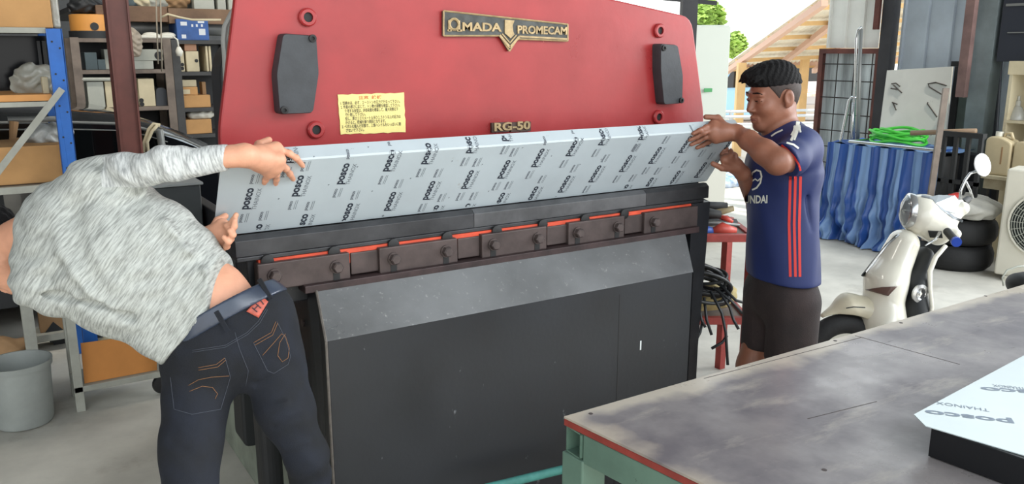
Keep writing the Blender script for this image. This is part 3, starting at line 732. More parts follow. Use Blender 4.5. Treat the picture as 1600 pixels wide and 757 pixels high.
def head_prims(c, f, l, u, K=1.0):
    """c centre of the skull, f forward, l to the figure's left, u up"""
    f, l, u = V3(f), V3(l), V3(u); L = lambda x, y, z: V3(c) + (f * x + l * y + u * z) * K; ax = (f, l, u); E = lambda cc, rr_, k=.015, sub=False: ell(L(*cc), [x * K for x in rr_], ax, k, sub)
    C = lambda a, b, ra, rb, k=.012, sub=False: cap(L(*a), L(*b), ra * K, rb * K, k, None, sub)
    p = [E((-.010, 0, .030), (.093, .076, .086)), E((.030, 0, -.035), (.060, .057, .078), .03), C((-.005, .046, -.055), (.058, .012, -.098), .022, .018, .03), C((-.005, -.046, -.055), (.058, -.012, -.098), .022, .018, .03),
         E((.066, 0, -.098), (.020, .022, .016), .02), E((.056, .036, -.030), (.030, .028, .028), .02), E((.056, -.036, -.030), (.030, .028, .028), .02),
         C((.080, .040, .022), (.086, .010, .018), .009, .010, .015), C((.080, -.040, .022), (.086, -.010, .018), .009, .010, .015),
         C((.084, 0, .012), (.104, 0, -.030), .007, .0115, .012), E((.094, .012, -.036), (.011, .008, .007), .008), E((.094, -.012, -.036), (.011, .008, .007), .008)]
    for s_ in (1, -1):
        p.append(E((.094, .031 * s_, .001), (.013, .014, .009), .010, True)); p.append(E((.074, .031 * s_, .000), (.015, .015, .011), .004)); p.append(C((.083, .044 * s_, .003), (.088, .020 * s_, .004), .0035, .0035, .003))
    p += [C((.084, -.020, -.066), (.093, 0, -.062), .006, .0075, .008), C((.084, .020, -.066), (.093, 0, -.062), .006, .0075, .008), C((.082, -.017, -.077), (.089, 0, -.077), .006, .008, .008), C((.082, .017, -.077), (.089, 0, -.077), .006, .008, .008),
          C((.097, -.022, -.069), (.101, 0, -.0695), .0025, .003, .003, True), C((.097, .022, -.069), (.101, 0, -.0695), .0025, .003, .003, True)]
    for s_ in (1, -1):
        p += [E((-.012, .082 * s_, -.004), (.021, .010, .032), .005), E((-.006, .092 * s_, -.001), (.010, .007, .018), .004, True), E((-.004, .078 * s_, -.030), (.009, .007, .010), .006)]
    return p, L
def hand_prims(wrist, knuckles, fingers, thumb, r=.0085, rw=.026, palm=.0155, flat=None):
    p = []
    for kn in knuckles: p.append(cap(wrist, kn, rw * .78, palm, .016))
    for i in range(3): p.append(cap(knuckles[i], knuckles[i + 1], palm * .9, palm * .85, .012))
    c = sum((Vector(k) for k in knuckles), Vector()) / 4; c = c.lerp(Vector(wrist), .45); p.append(cap(c, c + Vector((0, 0, .0001)), rw, rw, .02))
    for f in fingers:
        n = len(f); rr_ = [r * (1.06 - .26 * i / (n - 1)) for i in range(n)]
        for i in range(n - 1): p.append(cap(f[i], f[i + 1], rr_[i], rr_[i + 1], .004 if i else .007))
        for i in range(1, n - 1): p.append(cap(f[i], Vector(f[i]) + Vector((0, 0, .0001)), rr_[i] * 1.07, rr_[i] * 1.07, .004))
    n = len(thumb)
    for i in range(n - 1): p.append(cap(thumb[i], thumb[i + 1], r * (1.5 - .35 * i), r * (1.25 - .2 * i), .010 if i == 0 else .004))
    return p
def SP(x, y, o=0.0):      # a point in front of the steel sheet
    return sheet_at(x, y) - ray(x, y).normalized() * o
IM = lambda dx, dy: RGT * dx - UPV * dy
m_skinL = mat('skin_warm', (206, 150, 122), .5, var=.10, scale=14, bump=.08, bscale=180, spec=.4)
m_skinR = mat('skin_backlit', (132, 86, 67), .45, var=.10, scale=14, bump=.06, bscale=180, spec=.4)  # shade on the backlit man is put into this darker skin colour
m_hair = mat('black_hair', (14, 13, 14), .75, spec=.2, bump=.5, bscale=160)
m_nail = mat('nail', (214, 160, 140), .3)

# ================================================================== man on the left, bending over, seen from behind
manL = thing('person', (.45, 2.0, 0), 'man in heather grey long sleeve shirt and dark jeans bending over, seen from behind', 'person')
dT = 2.05
pel = W(350, 505, 2.12); hipL = W(312, 566, 2.13); hipR = W(412, 545, 2.17)
kneeL = W(297, 830, 1.98); kneeR = W(484, 742, 2.25)
ankL = Vector((kneeL.x - .01, kneeL.y + .03, .09)); ankR = Vector((kneeR.x + .02, kneeR.y - .02, .09))
shR = W(150, 285, 2.02); elR = W(252, 259, 1.97); wrR = W(382, 243, 2.045)
shL = W(88, 425, 2.07); elL = W(205, 492, 2.22); wrL = W(318, 376, 2.16)
neck = W(75, 350, 2.14); hd = W(-12, 392, 2.22)
chest = W(130, 375, 2.07); mid = W(190, 405, 2.07); waist = W(320, 480, 2.12)
body = []
body += [cap(pel, waist, .100, .112, .03, (FWD, .8)), cap(waist, mid, .112, .115, .05, (FWD, .75)), cap(mid, chest, .115, .10, .05, (FWD, .75)), cap(chest, neck, .085, .052, .04), cap(neck, hd, .052, .05, .03)]
body += chain([shR, elR, wrR], [.030, .024, .0245], .02) + chain([shL, elL, wrL], [.046, .036, .026], .03) + [cap(chest, shR, .07, .032, .02), cap(chest, shL, .08, .05, .04)]
body += chain([hipL, kneeL, ankL], [.065, .045, .034], .03) + chain([hipR, kneeR, ankR], [.055, .036, .034], .03) + [cap(pel, hipL, .075, .06, .03), cap(pel, hipR, .075, .055, .03)]
for a in (ankL, ankR): body.append(cap(a + Vector((0, 0, -.04)), a + Vector((.05, .12, -.06)), .035, .025, .02))
hf = (IM(-.45, 1.0) + FWD * .35).normalized(); hu = (IM(-1.0, -.45)).normalized(); hu = (hu - hf * hu.dot(hf)).normalized(); hl = hu.cross(hf)
hp, HL = head_prims(hd, hf, hl, hu); body += hp
# right hand (upper) on the face of the sheet
kn = [SP(431, 232, .030), SP(435, 250, .034), SP(431, 261, .034), SP(421, 269, .030)]
fg = [[kn[0], SP(452, 240, .026), SP(463, 247, .017), SP(473, 259, .008)], [kn[1], SP(447, 264, .028), SP(453, 272, .018), SP(458, 280, .008)],
      [kn[2], SP(432, 273, .030), SP(432, 280, .018), SP(431, 287, .008)], [kn[3], SP(418, 276, .026), SP(415, 281, .016), SP(413, 286, .008)]]
th = [SP(400, 254, .022), SP(408, 268, .010), SP(416, 274, .004)]
th = [wrR.lerp(kn[0], .35), SP(404, 226, .006), SP(420, 219, .012)]
body += [cap(W(362, 244, 2.036), wrR, .0275, .0265, .01)] + hand_prims(wrR, kn, fg, th, .0088, .026, .0165)
# left hand (lower) under the corner of the sheet
kL = [W(347, 352, 2.145), W(352, 362, 2.14), W(352, 373, 2.14), W(346, 383, 2.145)]
fL = [[kL[0], W(356, 353, 2.11), W(365, 345, 2.095), W(369, 336, 2.09)], [kL[1], W(362, 362, 2.10), W(366, 354, 2.09), W(367, 345, 2.085)],
      [kL[2], W(360, 374, 2.10), W(364, 367, 2.085), W(359, 361, 2.08)], [kL[3], W(354, 385, 2.11), W(357, 378, 2.09), W(350, 371, 2.08)]]
body += [cap(elL, wrL, .034, .026, .02)] + hand_prims(wrL, kL, fL, [wrL.lerp(kL[0], .3), W(340, 345, 2.20), W(352, 338, 2.21)], .0085, .027, .016)
FB = Field(body)
pts_all = [pel, hipL, hipR, kneeL, kneeR, ankL, ankR, shR, elR, shL, elL, neck, hd, chest] + kn + kL + [ankL + Vector((.1, .16, 0))]
lo, hi = bounds(pts_all, .16); lo[2] = max(lo[2], .012)
sculpt('body', FB, lo, hi, .0034, m_skinL, manL)
nm = MB()
for a, b in ((fg[0][3], fg[0][2]), (fg[1][3], fg[1][2]), (fg[2][3], fg[2][2])):
    d = (Vector(a) - Vector(b)).normalized(); vw = -ray(450, 260).normalized(); n = (vw - d * vw.dot(d)).normalized()
    MB().ball(Vector(a) + n * .0052, .0048, (1.1, .8, .35), (d, d.cross(n), n), 10).build('fingernail', m_nail, manL, smooth='all')

# hair
hp2 = [ell(HL(-.018, 0, .030), (.108, .088, .094), (V3(hf), V3(hl), V3(hu)), .01)]
FHr = Field(hp2, cuts=[(HL(.045, 0, 0), V3(hf) * 1 - V3(hu) * .55, .01), (HL(-.02, 0, -.05), -V3(hu), .01)], noise=lambda P: .003 * np.sin(P[:, 0] * 190) * np.sin(P[:, 1] * 170 + P[:, 2] * 150))
lo, hi = bounds([hd], .17); sculpt('hair', FHr, lo, hi, .004, m_hair, manL)

# shirt
tax = (W(325, 490, 2.1) - W(110, 350, 2.05)).normalized()
m_sh1 = streak('heather_grey_torso', (132, 134, 130), (180, 183, 178), tax, 260, 30, contrast=(.34, .62), bump=.06)
m_sh2 = streak('heather_grey_sleeve', (146, 148, 147), (196, 198, 196), (W(357, 245, 2.035) - shR).normalized(), 250, 40, contrast=(.36, .60), bump=.06)
sp = [cap(W(318, 494, 2.12), W(180, 400, 2.07), .146, .176, .05, (FWD, .74)), cap(W(180, 400, 2.07), W(126, 372, 2.07), .176, .150, .05, (FWD, .74)),
      cap(W(88, 424, 2.07), W(100, 420, 2.07), .100, .100, .05), cap(shR, W(120, 350, 2.05), .062, .10, .06)]
sp += [cap(W(346, 458, 2.09), W(255, 388, 2.07), .078, .10, .05), cap(W(372, 450, 2.10), W(330, 445, 2.09), .045, .07, .03)]
sp += [cap(shR, elR, .056, .041, .035), cap(elR, W(350, 246, 2.035), .041, .0345, .015)]
sp += [cap(shL, W(70, 440, 2.04), .085, .07, .03), cap(W(75, 447, 2.02), W(225, 502, 2.10), .058, .036, .025)]
sp += [cap(W(262, 535, 2.10), W(255, 528, 2.08), .052, .062, .04)]
su = lambda x, y, d=1.925: W(x, y, d)
folds = [(.017, .016, [su(146, 312, 1.91), su(176, 352, 1.90), su(200, 420, 1.90), su(222, 505, 1.93)]), (-.012, .018, [su(168, 322, 1.92), su(205, 385, 1.92), su(238, 480, 1.93)]),
         (.012, .018, [su(196, 335, 1.93), su(250, 405, 1.92), su(292, 500, 1.96)]), (-.009, .018, [su(235, 350, 1.95), su(285, 430, 1.95), su(318, 490, 1.98)]), (.010, .018, [su(258, 345, 1.97), su(312, 410, 1.98), su(345, 458, 2.0)]),
         (-.012, .02, [su(110, 330, 1.95), su(120, 400, 1.92), su(160, 470, 1.93), su(205, 515, 1.95)]), (.010, .016, [su(92, 340, 1.96), su(100, 400, 1.93), su(140, 462, 1.93), su(190, 498, 1.95)]),
         (-.014, .014, [su(55, 452, 1.99), su(110, 462, 1.98), su(165, 474, 1.98), su(205, 492, 2.0)]), (-.010, .014, [su(222, 520, 1.97), su(236, 540, 1.98)]),
         (-.012, .016, [W(160, 262, 1.98), W(172, 288, 1.96), W(200, 298, 1.96)]), (.008, .012, [W(176, 250, 1.95), W(190, 280, 1.92)]), (-.006, .010, [W(196, 242, 1.96), W(206, 282, 1.94)]), (.006, .010, [W(214, 240, 1.95), W(222, 280, 1.93)]),
         (-.005, .009, [W(236, 236, 1.94), W(238, 280, 1.93)]), (.006, .010, [W(256, 234, 1.93), W(262, 276, 1.93)]), (-.006, .009, [W(284, 230, 1.95), W(276, 276, 1.95)]), (.005, .009, [W(304, 230, 1.97), W(298, 274, 1.97)])]
hemP = W(330, 500, 2.1); hemN = IM(138, 133).normalized()
def nzs(P):
    a = V3(tax); s_ = P @ a; b = P @ V3(UPV); c = P @ V3(RGT)
    return .0022 * np.sin(s_ * 60 + 6 * np.sin(b * 14)) + .0030 * np.sin(b * 42 - c * 30 + 2.5 * np.sin(s_ * 18)) + .0016 * np.sin(b * 95 + c * 66 + 3 * np.sin(s_ * 25))
FS = Field(sp, cuts=[(hemP, hemN, .004), (W(357, 245, 2.035), IM(1, .12), .004)], folds=[(A_ * 1.9 if w_ > .013 else A_, w_ * 1.15, p_) for A_, w_, p_ in folds], noise=nzs)
lo, hi = bounds([W(330, 500, 2.1), W(60, 400, 2.05), shR, elR, W(357, 245, 2.04), W(262, 560, 2.1)], .22)
slx = lambda C_: ((C_ - V3(shR)) @ V3((elR - shR).normalized()) > .05) & ((C_ - V3(W(250, 292, 1.95))) @ V3(UPV) > .0)
sculpt('shirt', FS, lo, hi, .0042, [m_sh1, m_sh2], manL, classify=lambda C_: slx(C_) * 1, label='heather grey long sleeve shirt')
# jeans
m_jean = mat('dark_denim', (9, 12, 19), .85, 0, rgb2=(20, 26, 40), scale=7, bump=.25, bscale=500, contrast=(.38, .72))
jw = W(351, 487, 2.12)
j = [cap(W(335, 520, 2.13), W(395, 500, 2.14), .120, .112, .05, (FWD, .86)), cap(W(330, 560, 2.13), W(412, 545, 2.17), .108, .088, .05), cap(jw, W(352, 520, 2.13), .118, .12, .03, (FWD, .86))]
j += chain([W(312, 580, 2.13), W(298, 700, 2.05), kneeL, ankL + Vector((0, 0, .02))], [.092, .070, .060, .054], .03)
j += chain([W(425, 565, 2.18), W(446, 640, 2.18), W(480, 715, 2.20), kneeR, ankR + Vector((0, 0, .02))], [.086, .070, .052, .050, .050], .03)
jn = IM(-67, -115).normalized()
jf = [(.008, .012, [W(300, 640, 1.98), W(345, 655, 1.98), W(372, 640, 2.0)]), (-.008, .010, [W(380, 530, 2.0), W(382, 600, 2.03), W(376, 625, 2.06)]), (-.006, .010, [W(400, 600, 2.1), W(440, 588, 2.08), W(470, 570, 2.1)]),
      (.006, .010, [W(255, 660, 1.98), W(300, 690, 1.96), W(335, 685, 1.98)]), (-.006, .010, [W(262, 690, 1.98), W(310, 720, 1.96)]), (.006, .01, [W(420, 640, 2.12), W(452, 628, 2.1), W(478, 610, 2.1)]), (-.005, .009, [W(430, 665, 2.12), W(470, 650, 2.12)]),
      (.006, .009, [W(445, 700, 2.14), W(492, 690, 2.14)])]
FJ = Field(j, cuts=[(W(352, 483, 2.1), jn, .004)], folds=jf, noise=lambda P: .0012 * np.sin(P[:, 2] * 70 + 5 * np.sin(P[:, 0] * 20)))
lo, hi = bounds([jw, hipL, hipR, kneeL, kneeR, ankL, ankR], .15)
sculpt('jeans', FJ, lo, hi, .0042, m_jean, manL, label='dark blue denim jeans with orange stitching')
th_ = MB(); m_thread = mat('orange_thread', (132, 92, 58), .7); m_threadd = mat('grey_thread', (72, 76, 86), .7)
for pl_ in ([(396, 536), (424, 520), (431, 503)], [(398, 540), (426, 524), (434, 505)], [(410, 556), (428, 536), (440, 522), (446, 526), (452, 545), (450, 560), (441, 566), (434, 556), (437, 536), (446, 522)],
            [(310, 575), (338, 570), (351, 560)], [(310, 579), (340, 574), (353, 563)], [(294, 603), (310, 594), (330, 590), (358, 588)], [(296, 612), (316, 604), (332, 606), (340, 616), (336, 624)]):
    drape_thread(th_, FJ, pl_, .0007)
th_.build('pocket_stitching', m_thread, manL, smooth='all')
th_ = MB()
for pl_ in ([(396, 536), (418, 580), (428, 584), (450, 570), (454, 558), (446, 530), (433, 503)], [(266, 590), (272, 640), (300, 648), (345, 640), (360, 590), (352, 560)], [(300, 548), (352, 540), (386, 520), (404, 502), (416, 482)], [(300, 551), (352, 543), (387, 523), (406, 505), (418, 484)],
            [(367, 520), (374, 545), (388, 580), (384, 604)]):
    drape_thread(th_, FJ, pl_, .0006)
th_.build('seam_stitching', m_threadd, manL, smooth='all')
# belt around the waist, loops, leather patch
m_belt = mat('blue_grey_leather_belt', (48, 56, 72), .28, var=.15, scale=20, spec=.6)
bc = W(352, 487, 2.12); bxd = (IM(115, -67)).normalized(); byd = bxd.cross(jn).normalized()
bwp = W(352, 483, 2.1)
FBt = Field([cap(W(335, 520, 2.13), W(395, 500, 2.14), .1245, .1165, .05, (FWD, .87)), cap(jw, W(352, 520, 2.13), .1225, .1245, .03, (FWD, .87)), cap(jw, W(340, 470, 2.12), .1225, .1225, .03, (FWD, .87))], cuts=[(bwp + jn * .010, jn, .003), (bwp - jn * .032, -jn, .003)])
lo, hi = bounds([bc], .22); sculpt('belt', FBt, lo, hi, .004, m_belt, manL)
for (x, y) in ((347, 503), (414, 452)):
    c = FBt.hit(x, y, 1.2, lift=.004)
    MB().box(c, (.012, .058, .004), (bxd, jn, (bxd.cross(jn)).normalized())).build('belt_loop', m_jean, manL, bevel=.001)

pt = MB(); drape_quad(pt, FJ, [(385, 487), (408, 462), (419, 472), (404, 497)], 6, 6, .003)
po = pt.build('leather_patch', mat('red_brown_leather', (176, 82, 66), .5, var=.2, scale=60), manL, smooth='all', thick=.002)
q_ = MB()
for a in (((394, 481), (402, 488)), ((400, 475), (408, 482)), ((397, 484), (404, 477)), ((406, 468), (412, 476))): drape_thread(q_, FJ, a, .0014, lift=.0055)
q_.build('patch_mark', mat('dark_brand_mark', (50, 34, 40), .6), po)
# shoes
m_shoe = mat('dark_shoe', (40, 40, 42), .6)
for a in (ankL, ankR):
    fs_ = Field([ell(a + Vector((.02, .03, -.035)), (.052, .06, .05), None, .03), ell(a + Vector((.05, .12, -.055)), (.048, .085, .034), None, .03)], cuts=[(Vector((0, 0, .003)), (0, 0, -1), .004)])
    lo, hi = bounds([a, a + Vector((.06, .15, 0))], .14); sculpt('shoe', fs_, lo, hi, .006, m_shoe, manL)

# ================================================================== man on the right, standing in profile
fR = (-RGT * .96 - FH * .28).normalized(); lR = Vector((0, 0, 1)).cross(fR).normalized()
pR = W(1222, 440, 3.18); pR_xy = Vector((pR.x, pR.y, 0))
manR = thing('person', (pR.x, pR.y, 0), 'man standing in dark blue jersey with red stripes and brown shorts, holding the sheet end', 'person')
chR = W(1224, 290, 3.14); nkR = W(1222, 212, 3.12); hdR = W(1208, 151, 3.08)
sN = W(1250, 232, 3.00); eN = W(1215, 253, 2.85); wN = W(1150, 207, 2.99)
sF = W(1205, 238, 3.32); eF = W(1184, 322, 3.40); wF = W(1160, 271, 3.10)
hipN = pR + lR * .085 + Vector((0, 0, -.06)); hipF = pR - lR * .085 + Vector((0, 0, -.06))
knN = Vector((hipN.x, hipN.y, .47)) + fR * .03; knF = Vector((hipF.x, hipF.y, .47)) + fR * .05
akN = Vector((hipN.x, hipN.y, .09)) - fR * .03; akF = Vector((hipF.x, hipF.y, .09)) + fR * .02
fdn = (fR - Vector((0, 0, 1)) * .16).normalized(); fdn = (fdn - FH * .02).normalized(); uR = (Vector((0, 0, 1)) - fdn * fdn.z).normalized(); lH = uR.cross(fdn)
hp, HR = head_prims(hdR, fdn, lH, uR, .99)
body = hp + [cap(HR(-.03, 0, -.055), nkR, .054, .060, .03), cap(nkR, chR, .065, .085, .03, (lR, 1.2)), cap(chR, pR, .085, .085, .03, (lR, 1.2)), cap(nkR, sN, .05, .055, .04), cap(nkR, sF, .05, .055, .04)]
body += chain([sN, W(1238, 247, 2.91), eN], [.045, .044, .043], .03) + [cap(eN, W(1195, 238, 2.88), .043, .042, .02), cap(W(1195, 238, 2.88), W(1170, 220, 2.94), .041, .034, .02), cap(W(1170, 219, 2.95), wN, .034, .028, .02)]
body += chain([sF, eF, wF], [.05, .042, .027], .02)
body += chain([hipN, knN, akN], [.066, .052, .038], .03) + chain([hipF, knF, akF], [.066, .055, .038], .04)
for a in (akN, akF): body.append(cap(a + Vector((0, 0, -.045)), a + fR * .15 + Vector((0, 0, -.065)), .036, .024, .02))
kn = [SP(1115, 196, .030), SP(1113, 203, .036), SP(1114, 210, .034), SP(1118, 216, .028)]
kn[0] = W(1115, 195, 2.985); kn[1] = W(1113, 203, 2.97); kn[2] = W(1114, 211, 2.975); kn[3] = W(1119, 217, 2.985)
fg = [[kn[0], SP(1103, 199, .028), SP(1093, 204, .018), SP(1083, 209, .009)], [kn[1], SP(1100, 208, .03), SP(1089, 214, .018), SP(1078, 219, .009)],
      [kn[2], SP(1102, 215, .03), SP(1091, 221, .018), SP(1080, 226, .009)], [kn[3], SP(1107, 222, .025), SP(1098, 227, .015), SP(1089, 231, .009)]]
th = [wN.lerp(kn[0], .4), W(1122, 184, 3.00), W(1103, 183, 3.00)]
body += hand_prims(wN, kn, fg, th, .0092, .027, .017)
kF = [W(1133, 250, 3.03), W(1137, 249, 3.04), W(1142, 250, 3.055), W(1147, 253, 3.07)]
fF = [[kF[0], SP(1129, 245, .02), SP(1129, 240, .012), SP(1131, 236, .008)], [kF[1], SP(1135, 242, .02), SP(1135, 237, .012), SP(1136, 233, .008)],
      [kF[2], W(1142, 243, 3.03), W(1142, 238, 3.04), W(1142, 235, 3.045)], [kF[3], W(1149, 247, 3.05), W(1149, 243, 3.05), W(1147, 240, 3.05)]]
body += hand_prims(wF, kF, fF, [W(1143, 264, 3.06), W(1128, 263, 3.03), W(1114, 256, 3.02)], .0092, .026, .016)
FB2 = Field(body)
lo, hi = bounds([pR, chR, hdR, sN, eN, wN, sF, eF, wF, knN, akN + fR * .12, akF + fR * .12, knF] + kn + kF + [fg[1][3]], .15); lo[2] = max(lo[2], .012)
def skinclass(C_):
    return np.zeros(len(C_))
sculpt('body', FB2, lo, hi, .0034, m_skinR, manR)
axh = (V3(fdn), V3(lH), V3(uR))
def hnoise(P):
    q = P - V3(hdR); a = q @ V3(fdn); b = q @ V3(lH); c = q @ V3(uR)
    return .0013 * np.sin(b * 330 + 4 * np.sin(a * 60)) * np.clip((a - .0) * 20, .2, 1) + .0012 * np.sin(a * 260 + c * 220)
hh = [ell(HR(-.010, 0, .054), (.098, .079, .080), axh, .02), ell(HR(.045, 0, .092), (.065, .058, .030), axh, .03), ell(HR(.088, 0, .088), (.030, .045, .016), axh, .02), cap(HR(-.072, 0, .03), HR(-.080, 0, -.035), .030, .02, .03, (lH, 1.5))]
for i in range(7):
    y = -.045 + i * .015; hh.append(cap(HR(.085, y, .085), HR(.118 - abs(i - 3) * .003, y * 1.1, .070 + .008 * (i % 2)), .010, .003, .006))
FH2 = Field(hh, cuts=[(HR(-.02, 0, .030), -V3(uR) * 1.0 + V3(fdn) * -.0, .012)], noise=hnoise)
FH2.cuts = []
FH2.cuts = [(V3(HR(.0, 0, .040)), (lambda v: v / np.linalg.norm(v))(-V3(uR) + V3(fdn) * .10), .012)]
lo, hi = bounds([hdR], .2); sculpt('hair', FH2, lo, hi, .0034, m_hair, manR)
# short cropped sides and nape
m_fade = mat('cropped_hair', (52, 40, 36), .7, var=.3, scale=200)
fd = [ell(HR(-.012, 0, .030), (.0955, .0790, .0875), axh, .01), cap(HR(-.066, 0, .01), HR(-.074, 0, -.045), .028, .018, .02, (lH, 1.7))]
FF = Field(fd, cuts=[(V3(HR(.030, 0, .01)), (lambda v: v / np.linalg.norm(v))(V3(fdn) - V3(uR) * .62), .006), (V3(HR(0, 0, -.045)), -V3(uR), .01)])
for s_ in (1, -1): FF.p.append(ell(HR(-.004, .085 * s_, -.008), (.024, .03, .038), axh, .006, True))
sculpt('hair_sides', FF, lo, hi, .0034, m_fade, manR)
fc = MB()
for s_ in (1, -1):   # eyebrows, closed eye line
    fc.tube([HR(.079, .052 * s_, .024), HR(.089, .036 * s_, .030), HR(.095, .015 * s_, .029)], [.0016, .0030, .0022], 6)
    fc.tube([HR(.078, .046 * s_, -.001), HR(.0895, .032 * s_, .0005), HR(.090, .020 * s_, -.002)], .0016, 6)
fc.build('eyebrows', m_hair, manR, smooth='all')
mm2 = MB(); mm2.tube([HR(.083, .023, -.071), HR(.094, .012, -.070), HR(.0985, 0, -.070), HR(.094, -.012, -.070), HR(.083, -.023, -.071)], .0026, 6)
mm2.build('lips', mat('lip', (122, 70, 62), .5), manR, smooth='all')
# jersey
m_jer = mat('navy_jersey', (26, 39, 88), .62, var=.10, scale=5, bump=.06, bscale=300)
jp = [cap(W(1222, 258, 3.14), W(1222, 430, 3.18), .106, .114, .05, (lR, 1.55)), cap(W(1228, 228, 3.12), W(1226, 262, 3.14), .088, .106, .05, (lR, 1.6)), cap(nkR + Vector((0, 0, -.005)), sN, .062, .068, .04), cap(nkR + Vector((0, 0, -.005)), sF, .062, .068, .04),
      cap(sN, W(1236, 247, 2.905), .070, .060, .03), cap(W(1236, 247, 2.905), W(1222, 251, 2.87), .060, .060, .02), cap(sF, W(1195, 275, 3.27), .070, .066, .03)]
jcut = [(W(1222, 436, 3.15), Vector((0, 0, -1)), .004)]
s2 = W(1236, 252, 2.90)
jfold = [(-.008, .012, [W(1262, 262, 3.0), W(1258, 300, 3.0), W(1264, 360, 3.02)]), (.008, .014, [W(1215, 280, 2.96), W(1222, 340, 2.96), W(1216, 400, 2.96)]), (-.007, .012, [W(1195, 285, 2.98), W(1205, 345, 2.97), W(1196, 425, 2.97)]),
         (.007, .012, [W(1180, 320, 3.0), W(1186, 380, 3.0)]), (.006, .010, [W(1262, 330, 3.03), W(1270, 400, 3.03)])]
class JF(Field):
    def ev(s, P, sel=None):
        d = Field.ev(s, P, sel)
        # the sleeve end: cut only around the near arm
        q = P - V3(W(1233, 247, 2.86)); ax_ = V3((IM(-.80, .50) - FWD * .30).normalized()); e = q @ ax_
        neararm = np.linalg.norm(P - V3(W(1226, 252, 2.84)), axis=1) < .125
        return np.where(neararm, np.maximum(d, e), d)
FJe = JF(jp, cuts=jcut, folds=jfold, noise=lambda P: .0016 * np.sin(P[:, 2] * 26 + 5 * np.sin(P[:, 0] * 12 + P[:, 1] * 9)))
# collar opening
FJe.p.append(cap(HR(-.005, 0, -.10), HR(.012, 0, -.05), .066, .085, .01, None, True))
lo, hi = bounds([W(1222, 440, 3.15), nkR, sN, sF, s2, W(1195, 275, 3.27)], .24)
sculpt('jersey', FJe, lo, hi, .0042, m_jer, manR, label='dark blue short sleeve football jersey')
m_jred = mat('jersey_red', (206, 56, 50), .6); m_jwhite = mat('jersey_white', (222, 222, 210), .6)
st = MB()
for x0, x1 in ((1234, 1235), (1242, 1243), (1250, 1250)): 
    drape_strip(st, FJe, [(x0 + 1, 276), (x0 - 1, 350), (x1, 433)], 4.2, .002, 2.4)
st.build('side_stripes', m_jred, manR)
st = MB(); drape_strip(st, FJe, [(1221, 227), (1231, 235), (1241, 246), (1248, 257), (1251, 267)], 3.2, .003, 2.4)
st.build('sleeve_trim', m_jred, manR)
st = MB()
for pl_, w_ in (([(1247, 190), (1246, 199)], 6), ([(1251, 198), (1240, 200)], 5), ([(1245, 197), (1243, 206), (1239, 213)], 9), ([(1241, 209), (1236, 220)], 4), ([(1245, 209), (1241, 219)], 3), ([(1249, 199), (1251, 207)], 3)): drape_strip(st, FJe, pl_, w_, .003, 2.4, 3)
st.build('shoulder_emblem', m_jwhite, manR)
st = MB(); drape_strip(st, FJe, [(1229, 223), (1240, 226), (1248, 232)], 3, .003, 2.4, 3); st.build('sleeve_mark', m_jwhite, manR)
st = MB(); drape_strip(st, FJe, [(1205, 213), (1212, 208), (1223, 203)], 2.4, .003, 2.4, 3); st.build('collar_script', m_jwhite, manR)
st = MB(); drape_strip(st, FJe, [(1173, 278), (1176, 270), (1182, 266), (1188, 268), (1190, 276), (1188, 286), (1182, 294), (1175, 297)], 2.6, .003, 2.4, 3)
drape_strip(st, FJe, [(1174, 284), (1180, 280), (1184, 283), (1188, 279)], 2.2, .003, 2.4, 3); st.build('chest_emblem', m_jwhite, manR)
st = MB(); drape_text(st, FJe, 'UNDAI', (1163, 318), (1, -.02), (.02, -1), 17, .03, .003, 2.4, fit=36)
st.build('chest_lettering', m_jwhite, manR)
# shorts
m_short = mat('brown_shorts', (32, 24, 24), .85, rgb2=(50, 38, 37), scale=6, bump=.2, bscale=200)
dn2 = Vector((0, 0, 1))
sp2 = [cap(pR + Vector((0, 0, .03)), pR + Vector((0, 0, -.06)), .106, .112, .05, (lR, 1.35))]
hN, hF = W(1233, 560, 3.22), W(1202, 543, 3.36)
sp2 += [cap(hipN, Vector((hipN.x, hipN.y, .50)), .096, .094, .03), cap(hipF, Vector((hipF.x, hipF.y, .50)), .094, .092, .03)]
FSh = Field(sp2, cuts=[(Vector((0, 0, .555)), (0, 0, -1), .004)], folds=[(-.008, .014, [W(1230, 450, 3.0), W(1236, 500, 3.02), W(1228, 540, 3.04)]), (.008, .014, [W(1250, 455, 3.05), W(1256, 520, 3.07)]), (.006, .012, [W(1205, 455, 3.02), W(1200, 530, 3.07)])])
lo, hi = bounds([pR, hipN, hipF, Vector((hipN.x, hipN.y, .5)), Vector((hipF.x, hipF.y, .5))], .2)
sculpt('shorts', FSh, lo, hi, .005, m_short, manR, label='dark brown knee length shorts')
for a in (akN, akF):
    ax_ = (fR, lR, Vector((0, 0, 1)))
    fs_ = Field([ell(a + fR * .03 + Vector((0, 0, -.055)), (.07, .045, .035), ax_, .03), ell(a + fR * .13 + Vector((0, 0, -.062)), (.06, .045, .026), ax_, .03)], cuts=[(Vector((0, 0, .003)), (0, 0, -1), .004)])
    lo, hi = bounds([a, a + fR * .18], .12); sculpt('shoe', fs_, lo, hi, .006, m_shoe, manR)
